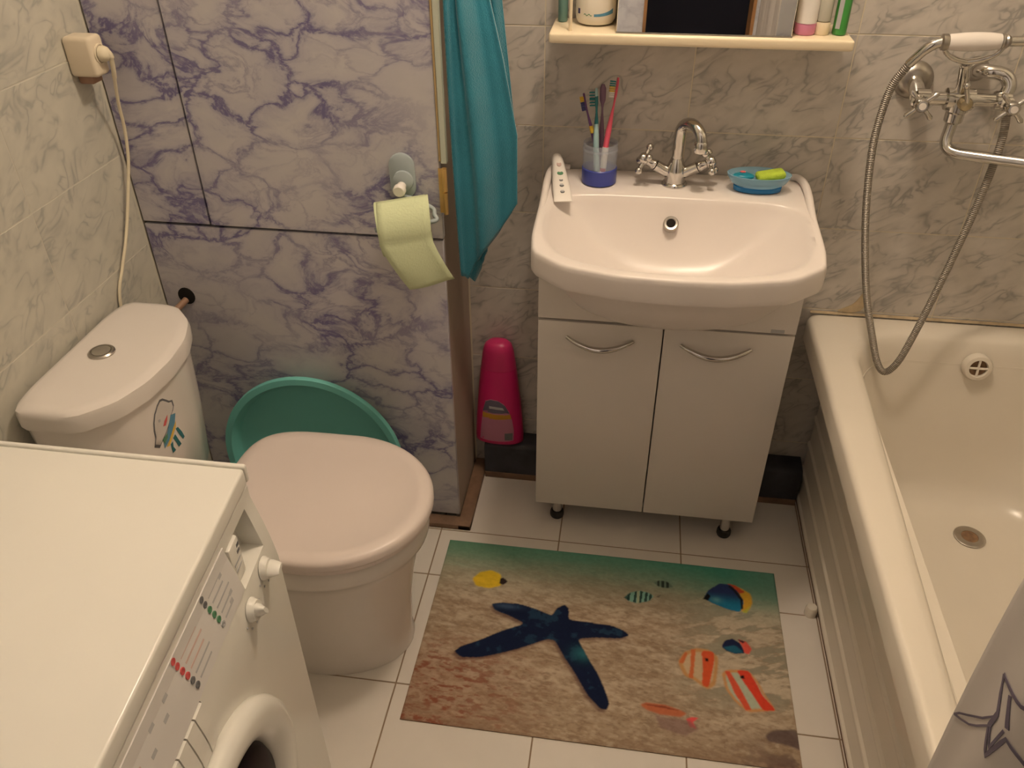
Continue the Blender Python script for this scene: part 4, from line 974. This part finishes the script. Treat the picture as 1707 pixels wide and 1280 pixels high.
bb = sm3([(142, -411), (152, -387), (182, -360), (206, -362), (224, -383), (234, -410), (222, -441), (195, -436), (161, -423)])
paint(bb, (.03, .05, .16), 1); A = mixa(A, (.02, .22, .40), soft(inside(bb))*sstep(-.385, -.425, GY)*.95); A = mixa(A, (.15, .42, .50), soft(inside(bb))*np.exp(-(((GX-.17)/.012)**2+((GY+.412)/.008)**2))*.7)
paint([(140, -414), (150, -395), (158, -402), (152, -417)], (.01, .01, .015), 1)
for dd in (0,): paint([(204, -364), (214, -372), (232, -402), (230, -432), (226, -432), (226, -404), (212, -380), (200, -368)], (.02, .02, .03), 1)
paint(sm3([(175, -542), (183, -525), (201, -518), (217, -529), (227, -553), (203, -558), (183, -552)]), (.015, .02, .06), 1); paint(sm3([(178, -544), (205, -535), (222, -552), (203, -557), (186, -551)]), (.02, .14, .22), 2, .8)
paint(sm3([(212, -518), (230, -522), (241, -540), (233, -556), (224, -553), (220, -535)]), (.68, .10, .07), 1); paint([(210, -518), (228, -522), (222, -528)], (.04, .02, .03), 1)
paint(sm3([(-43, -435), (-31, -419), (-9, -410), (13, -413), (26, -422), (14, -438), (-12, -448), (-32, -445)]), (.22, .44, .37), 1)
s1m = soft(inside(sm3([(-43, -435), (-31, -419), (-9, -410), (13, -413), (26, -422), (14, -438), (-12, -448), (-32, -445)])))
for x in (-33, -18, -5, 7, 17): A = mixa(A, (.02, .05, .05), s1m*(np.abs(GX*1000-x-.1*(GY*1000+430)) < 2.8)*.9)
A = mixa(A, (.50, .50, .30), s1m*(np.abs(GX*1000+11) < 3)*.6)
paint([(-45, -436), (-34, -424), (-32, -443)], (.02, .05, .05), 1, .8); paint([(30, -423), (42, -415), (38, -424)], (.1, .1, .09), 1, .7)
paint(sm3([(24, -380), (40, -371), (57, -373), (73, -387), (53, -394), (35, -390)]), (.16, .24, .19), 1)
s2m = soft(inside(sm3([(24, -380), (40, -371), (57, -373), (73, -387), (53, -394), (35, -390)])))
for x in (36, 47, 58): A = mixa(A, (.02, .03, .03), s2m*(np.abs(GX*1000-x) < 3)*.85)
c1 = sm3([(78, -597), (93, -568), (118, -555), (146, -554), (166, -572), (163, -606), (156, -645), (138, -657), (111, -637), (91, -630)])
paint(c1, (.56, .30, .12), 2); paint(shrink(c1, .8), (.58, .46, .30), 2, .8)
paint(sm3([(130, -560), (158, -560), (156, -589), (142, -652), (128, -648), (132, -600)]), (.66, .10, .035), 1); paint([(107, -560), (118, -558), (110, -634), (100, -632), (106, -600)], (.62, .16, .06), 1); paint(sm3([(80, -598), (95, -568), (100, -572), (90, -600)]), (.60, .16, .06), 1)
paint([(137, -579), (145, -578), (145, -586), (138, -587)], (.02, .01, .01), 1)
c2 = sm3([(171, -612), (184, -601), (229, -597), (247, -623), (256, -648), (277, -687), (254, -692), (219, -699), (194, -677), (177, -650)])
paint(c2, (.60, .30, .12), 2); paint(shrink(c2, .86), (.44, .50, .38), 2, .95)
paint(sm3([(203, -600), (229, -598), (243, -628), (252, -654), (277, -687), (250, -691), (232, -656), (215, -626)]), (.68, .06, .03), 1); paint([(178, -606), (188, -604), (207, -642), (227, -692), (215, -695), (195, -657)], (.66, .10, .05), 1)
paint([(210, -613), (218, -611), (219, -619), (211, -620)], (.01, .01, .01), 1)
paint(sm3([(-1, -713), (9, -706), (47, -705), (80, -713), (95, -720), (81, -730), (43, -730), (13, -723)]), (.50, .15, .07), 2); paint([(0, -710), (45, -708), (80, -715), (40, -714)], (.22, .05, .03), 1, .8)
paint([(92, -732), (104, -726), (118, -726), (106, -737), (113, -751), (100, -750)], (.76, .10, .10), 1)
paint([(30, -733), (100, -735), (118, -752), (90, -770), (40, -758)], (.22, .13, .12), 5, .7)
paint(sm3([(248, -748), (264, -733), (313, -724), (316, -754), (314, -770), (290, -762), (254, -759)]), (.11, .075, .075), 3, .85)
A = np.clip(A*(1+.16*(fbm(XX, YY, 170, 170, 2, 21)-.5))[..., None], 0, 1)
nv = (NX+1)*(NY+1)
edge = np.minimum(np.minimum(GX-X0, X1-GX), np.minimum(GY-Y0, Y1-GY)); Z = ZM-.0016*np.clip(1-edge/.005, 0, 1)**2+.0012*(fbm(XX, YY, 5, 5, 2, 30)-.5)
co_ = np.stack([GX, GY, Z], -1).reshape(-1, 3)
ii = np.arange(nv).reshape(NY+1, NX+1); quads = np.stack([ii[:-1, :-1], ii[:-1, 1:], ii[1:, 1:], ii[1:, :-1]], -1).reshape(-1, 4)
# skirt and underside
b_loop = np.concatenate([ii[0, :-1], ii[:-1, -1], ii[-1, :0:-1], ii[:0:-1, 0]]); nb = len(b_loop)
low_ = co_[b_loop].copy(); low_[:, 2] = .0004
allv = np.concatenate([co_, low_]); sk_ = [(b_loop[i], nv+i, nv+(i+1) % nb, b_loop[(i+1) % nb]) for i in range(nb)]
me = bpy.data.meshes.new('pile'); me.from_pydata(allv.tolist(), [], quads.tolist()+[tuple(int(v_) for v_ in f) for f in sk_]+[tuple(range(nv+nb-1, nv-1, -1))]); 
at = me.color_attributes.new('print', 'FLOAT_COLOR', 'POINT')
cols = np.ones((nv+nb, 4), np.float32); cols[:nv, :3] = A.reshape(-1, 3); cols[nv:, :3] = (.24, .17, .11); at.data.foreach_set('color', cols.ravel())
m, nt, b = new_mat('printed_mat'); b.inputs['Roughness'].default_value = .95; b.inputs['Specular IOR Level'].default_value = .15
an = N(nt, 'ShaderNodeAttribute'); an.attribute_name = 'print'; nt.links.new(an.outputs['Color'], b.inputs['Base Color'])
tc = N(nt, 'ShaderNodeTexCoord'); n_b = N(nt, 'ShaderNodeTexNoise'); n_b.inputs['Scale'].default_value = 600; nt.links.new(tc.outputs['Object'], n_b.inputs['Vector'])
bp = N(nt, 'ShaderNodeBump'); bp.inputs['Strength'].default_value = .4; bp.inputs['Distance'].default_value = .001; nt.links.new(n_b.outputs[0], bp.inputs['Height']); nt.links.new(bp.outputs[0], b.inputs['Normal'])
link('pile', me, m, mt, angle=60)

# ------------------------------------------------------------------ washing machine
wm = thing('washing_machine', 'white front-loading washing machine in the lower left corner', 'washing machine', (-.84, -1.30, 0))
WY1, WY0, WXB = -1.003, -1.597, XL+.016
TOPX = -.566
box('top_panel', WXB, TOPX, WY0-.002, WY1-.0072, .8235, .850, M['machine'], wm, .004, 3)
box('top_edge', WXB, TOPX, WY1-.0058, WY1+.002, .8235, .8505, M['machine'], wm, .003, 3)
bm = box_bm(WXB, -.60, WY0, WY1, .02, .822); link('body', bm_mesh(bm, 'body'), M['machine'], wm, smooth=False)
# front skin with a pocket for the detergent drawer; x follows a bowed profile
def wx(z): return -.549-.019*max(0, min(1, (z-.69)/.11))**1.3-.006*max(0, (.10-z)/.08 if z < .10 else 0)
zr = [.02, .06, .10, .2, .3, .4, .5, .6, .66, .69, .715, .735, .755, .778, .800, .812, .820]
yr = [WY0, -1.5, -1.3, -1.2, -1.106, -1.080, -1.056, -1.032, -1.02, WY1+.006, WY1]
bm = bmesh.new(); gv = {}
def gvert(i, j):
    if (i, j) not in gv:
        y, z = yr[i], zr[j]; x = wx(z)
        if y > WY1+.0059-.012 and y > -1.0031: x -= .0
        x -= .008 if (i == len(yr)-1) else 0
        gv[(i, j)] = bm.verts.new((x, y, z))
    return gv[(i, j)]
yr[-2], yr[-1] = WY1-.006, WY1
RY0, RY1, RZ0, RZ1 = -1.106, -1.032, .735, .800
for i in range(len(yr)-1):
    for j in range(len(zr)-1):
        if yr[i] >= RY0-1e-6 and yr[i+1] <= RY1+1e-6 and zr[j] >= RZ0-1e-6 and zr[j+1] <= RZ1+1e-6: continue
        bm.faces.new((gvert(i, j), gvert(i+1, j), gvert(i+1, j+1), gvert(i, j+1)))
# sides back to the body
for i, flip in ((0, 0), (len(yr)-1, 1)):
    for j in range(len(zr)-1):
        a, c = gvert(i, j), gvert(i, j+1); p, q = bm.verts.new((-.60, yr[i], zr[j])), bm.verts.new((-.60, yr[i], zr[j+1])); bm.faces.new((a, c, q, p))
for j in (0, len(zr)-1):
    for i in range(len(yr)-1):
        a, c = gvert(i, j), gvert(i+1, j); p, q = bm.verts.new((-.60, yr[i], zr[j])), bm.verts.new((-.60, yr[i+1], zr[j])); bm.faces.new((a, c, q, p))
# pocket
D = .030; ys_ = [y for y in yr if RY0-1e-6 <= y <= RY1+1e-6]; zs_ = [z for z in zr if RZ0-1e-6 <= z <= RZ1+1e-6]
def V3(x, y, z): return bm.verts.new((x, y, z))
for z in (RZ0, RZ1):
    for a, c in zip(ys_, ys_[1:]): bm.faces.new((V3(wx(z), a, z), V3(wx(z), c, z), V3(wx(z)-D, c, z), V3(wx(z)-D, a, z)))
for y in (RY0, RY1):
    for a, c in zip(zs_, zs_[1:]): bm.faces.new((V3(wx(a), y, a), V3(wx(c), y, c), V3(wx(c)-D, y, c), V3(wx(a)-D, y, a)))
bm.faces.new((V3(wx(RZ0)-D, RY0, RZ0), V3(wx(RZ0)-D, RY1, RZ0), V3(wx(RZ1)-D, RY1, RZ1), V3(wx(RZ1)-D, RY0, RZ1)))
bmesh.ops.remove_doubles(bm, verts=bm.verts[:], dist=1e-5)
link('front_panel', bm_mesh(bm, 'front_panel'), M['machine'], wm, angle=35)
dw = box('detergent_drawer', wx(.76)-D+.0005, wx(.76)-.004, RY0+.002, -1.074, RZ0+.001, RZ1-.002, M['machine'], wm, .003, 2)
for k, (y0, y1, z0, z1, mm) in enumerate([(-1.084, -1.077, .785, .790, 'darkgrey'), (-1.086, -1.078, .776, .781, 'darkgrey'), (-1.100, -1.080, .766, .769, 'greyprint'), (-1.100, -1.080, .756, .759, 'greyprint')]):
    box('printed_mark', wx(.76)-.0042, wx(.76)-.0036, y0, y1, z0, z1, M[mm], dw, 0)
# control plate with printed rows
PZ0, PZ1 = .738, .811
def xp(z): return wx(z)
def strip(nm, y0, y1, z0, z1, off, th_, mm, par):
    zz = np.linspace(z0, z1, 5)
    a = [Vector((wx(z)+off, y0, z)) for z in zz]; bm = bmesh.new()
    rings = []
    for y in (y0, y1): rings.append([Vector((wx(z)+off, y, z)) for z in zz]+[Vector((wx(z)+off+th_, y, z)) for z in zz[::-1]])
    loft_bm(rings, True, True, bm); return link(nm, bm_mesh(bm, nm), mm, par, smooth=False)
cpn = strip('control_plate', -1.59, -1.109, PZ0, PZ1, 0, .0014, M['plate'], wm)
def dots(yc, dy, zlist, mats):
    for k, z in enumerate(zlist):
        lathe('program_dot', [(.0042, .0005), (.0042, .0026), (.0022, .0026), (.0022, .0022)], (wx(z), yc+dy*k, z), M[mats[k]], cpn, axis=(1, 0, .12), n=12)
zl = [.806-.0108*k for k in range(6)]
dots(-1.183, .0022, zl, ['darkgrey', 'darkgrey', 'greenprint', 'greenprint', 'greenprint', 'greyprint'])
dots(-1.264, .0022, zl, ['redprint']*4+['darkgrey']*2)
for k, z in enumerate(zl):
    for (a, c) in ((-1.173, -1.128), ):
        strip('text_line', a+.002*k, c-.004*(k % 3), z-.0014, z+.0012, .0015, .0002, M['greyprint'], cpn)
    strip('text_line', -1.254+.002*k, -1.205-.005*(k % 2), z-.0014, z+.0012, .0015, .0002, M['pinkprint' if k < 4 else 'greyprint'], cpn)
for y, z in ((-1.122, .798), (-1.130, .790), (-1.128, .760), (-1.134, .752)): strip('text_line', y-.010, y-.002, z, z+.005, .0015, .0002, M['greyprint'], cpn)
for y, z in ((-1.292, .79), (-1.305, .775), (-1.325, .79), (-1.34, .77)): strip('text_line', y-.010, y, z, z+.005, .0015, .0002, M['greyprint'], cpn)
strip('text_line', -1.385, -1.365, .775, .785, .0015, .0002, M['pinkprint'], cpn)
# knobs
for y, z, ang, len_ in ((-1.054, .716, 12, .024), (-1.114, .707, -62, .020)):
    ax_ = Vector((1, 0, .12)).normalized(); b0_ = Vector((wx(z)+.0006, y, z))
    kb = lathe('knob', [(.0160, 0), (.0155, .003), (.0140, .005), (.0130, .009)], b0_, M['machine'], wm, axis=ax_, n=28)
    u, v, a = frame(ax_); an_ = math.radians(ang); dq = u*math.cos(an_)+v*math.sin(an_); dp = a.cross(dq)
    rings = []
    for h, wq, lq in ((.008, .0085, .0130), (.013, .0072, .0125), (len_-.004, .0050, .0105), (len_, .0030, .0085)):
        rings.append([b0_+a*h+dq*(lq*math.cos(2*PI*i/20))+dp*(wq*math.sin(2*PI*i/20)) for i in range(20)])
    loft('grip', rings, M['machine'], kb)
    for k in range(5):
        q = math.radians(200+k*35); c = b0_+(u*math.cos(q)+v*math.sin(q))*.024
        lathe('printed_mark', [(.0016, -.0004), (.0016, .0006)], c, M['greyprint'], wm, axis=ax_, n=8)
for k in range(4):
    y = -1.264-.0222*k; z0_, z1_ = .676, .736
    strip('push_button', y-.0200, y, z0_, z1_, .0002, .0035, M['machine'], wm)
    strip('button_gap', y, y+.0018, z0_, z1_, .0001, .0012, M['machinedark'], wm)
# round door
DC = Vector((-.556, -1.312, .488))
wd = lathe('door', [(.178, 0), (.186, .006), (.188, .016), (.184, .026), (.172, .031), (.158, .030), (.144, .025), (.134, .016), (.130, .008)], DC, M['machine'], wm, axis=(1, 0, 0), n=72, cap0=False, cap1=False, angle=50)
lathe('door_glass', [(.131, .010), (.126, .017), (.10, .024), (.05, .029), (.001, .030)], DC, M['doorglass'], wd, axis=(1, 0, 0), n=56, cap1=False)
lathe('door_gap', [(.193, .0), (.193, .0042), (.17, .0043)], DC, M['machinedark'], wm, axis=(1, 0, 0), n=64)
for y in (WY0+.05, WY1-.05):
    for x in (WXB+.05, -.62): lathe('foot', [(.02, 0), (.02, .021)], (x, y, 0), M['black'], wm, n=14)

# the front of this machine is bowed out of parallel with its back
done = set()
def bow(o):
    for c in o.children:
        if c.type == 'MESH' and c.data.name not in done:
            done.add(c.data.name)
            for v in c.data.vertices:
                v.co.x += .087*(-1.003-v.co.y)*max(0, min(1.08, (v.co.x-WXB)/(TOPX-WXB)))
        bow(c)
bow(wm)

# ------------------------------------------------------------------ wall socket, plug and cord
so = thing('wall_socket', 'cream surface-mounted power socket on the left wall', 'socket', (XL, -.30, 1.155))
SYc, SZc = -.300, 1.162
bm = box_bm(XL-.0002, XL+.055, SYc-.0215, SYc+.0215, SZc-.035, SZc+.035, .008, 4); link('housing', bm_mesh(bm, 'housing'), M['socket'], so)
lathe('face', [(.0175, 0), (.0175, .002), (.0155, .003), (.0150, .001)], (XL+.0548, SYc+.001, SZc+.003), M['socket'], so, axis=(1, 0, 0), n=28)
bm = box_bm(XL-.0002, XL+.030, SYc-.004, SYc+.028, SZc-.052, SZc-.0352, .004, 2); link('broken_base', bm_mesh(bm, 'broken_base'), M['copper'], so, label='brown cable entry under the socket')
pl = thing('power_plug', 'cream plug in the socket with a long cord hanging down the wall', 'plug', (XL+.06, SYc, SZc))
lathe('plug', [(.0140, 0), (.0140, .006), (.012, .012), (.006, .016)], (XL+.0572, SYc+.001, SZc+.003), M['cord'], pl, axis=(1, .05, 0), n=24)
cpth = smooth_path([(XL+.066, SYc+.002, SZc+.010), (XL+.071, SYc+.006, SZc-.002), (XL+.066, SYc+.012, SZc-.026), (XL+.055, SYc+.022, SZc-.055), (XL+.042, -.266, 1.065), (XL+.030, -.252, 1.01), (XL+.022, -.256, .95), (XL+.016, -.284, .88), (XL+.012, -.322, .81), (XL+.009, -.358, .76), (XL+.007, -.392, .71), (XL+.0055, -.405, .62), (XL+.0055, -.40, .45)], 8)
tube('cord', cpth, [.0060 if i < 10 else (.0042 if i < 22 else .0032) for i in range(len(cpth))], M['cord'], pl, 10)

# ------------------------------------------------------------------ shower curtain
cu = thing('shower_curtain', 'white shower curtain with a dark outlined star print at the lower right', 'curtain', (.3, -1.4, .2))
def cur_x(y, z):
    return .287+.010*math.sin((y+1.16)*34)*min(1, (-1.155-y)/.06+.15)+.004*math.sin((y+1.1)*71+z*3)
ny, nz = 60, 26
ver = []
for j in range(nz+1):
    z = .20+1.70*j/nz
    for i in range(ny+1):
        y = -1.158-.42*i/ny+.004*math.sin(z*9); ver.append((cur_x(y, z), y, z))
fs = [(j*(ny+1)+i, j*(ny+1)+i+1, (j+1)*(ny+1)+i+1, (j+1)*(ny+1)+i) for j in range(nz) for i in range(ny)]
M['curtain'] = mat('curtain_film', (.60, .56, .53), .55, var=.04)
o = link('sheet', vf(ver, fs, 'sheet'), M['curtain'], cu, angle=80); sm = o.modifiers.new('s', 'SOLIDIFY'); sm.thickness = .0008; sm.offset = 0
M['starprint'] = mat('violet_grey_print', (.14, .12, .17), .55)
def cprint(nm, pts, wdt, closed=False):
    """printed line: a thin ribbon lying on the curtain towards the room"""
    P = [Vector((0, a, b)) for a, b in pts]
    if closed: P.append(P[0])
    Q = []
    for a, b in zip(P, P[1:]):
        for k in range(6): Q.append(a+(b-a)*k/6)
    Q.append(P[-1]); bm = bmesh.new(); L_ = []; R2 = []
    for i, p in enumerate(Q):
        t_ = (Q[min(i+1, len(Q)-1)]-Q[max(i-1, 0)]).normalized(); n2_ = Vector((0, -t_.z, t_.y))
        for s_, lst in ((1, L_), (-1, R2)):
            q = p+n2_*s_*wdt/2; lst.append(Vector((cur_x(q.y, q.z)-.0016, q.y, q.z)))
    for i in range(len(Q)-1):
        vs = [bm.verts.new(v_) for v_ in (L_[i], L_[i+1], R2[i+1], R2[i])]; bm.faces.new(vs)
    bmesh.ops.remove_doubles(bm, verts=bm.verts[:], dist=1e-6); bmesh.ops.solidify(bm, geom=bm.faces[:], thickness=.0005)
    return link(nm, bm_mesh(bm, nm), M['starprint'], cu)
cprint('star_outline', [(-1.197, .856), (-1.219, .826), (-1.217, .803), (-1.235, .778), (-1.244, .822), (-1.285, .815), (-1.262, .850), (-1.278, .895), (-1.240, .868)], .0042, True)
cprint('star_outline', [(-1.204, .848), (-1.222, .826), (-1.221, .806), (-1.234, .790), (-1.238, .826)], .0030)
cprint('star_outline', [(-1.222, .858), (-1.232, .845), (-1.240, .832)], .0060)
cprint('ribbon_line', [(-1.160, .733), (-1.166, .744), (-1.178, .759), (-1.190, .775), (-1.202, .791), (-1.219, .820)], .0022)
cprint('ribbon_line', [(-1.160, .733), (-1.172, .742), (-1.186, .755), (-1.199, .773), (-1.220, .806)], .0022)
rd = thing('curtain_rod', 'white rail holding the shower curtain above the bathtub edge', 'curtain rod', (.287, -1.0, 1.915))
tube('rod', [(.287, -.0005, 1.925), (.287, YF+.0005, 1.925)], .011, M['whitepl'], rd, 14)
for k in range(8):
    y = -1.165-.055*k
    tube('ring', [(.287+.016*math.cos(2*PI*i/20), y, 1.921-.020*math.sin(2*PI*i/20)-.004) for i in range(21)], .0016, M['whitepl'], rd, 8)
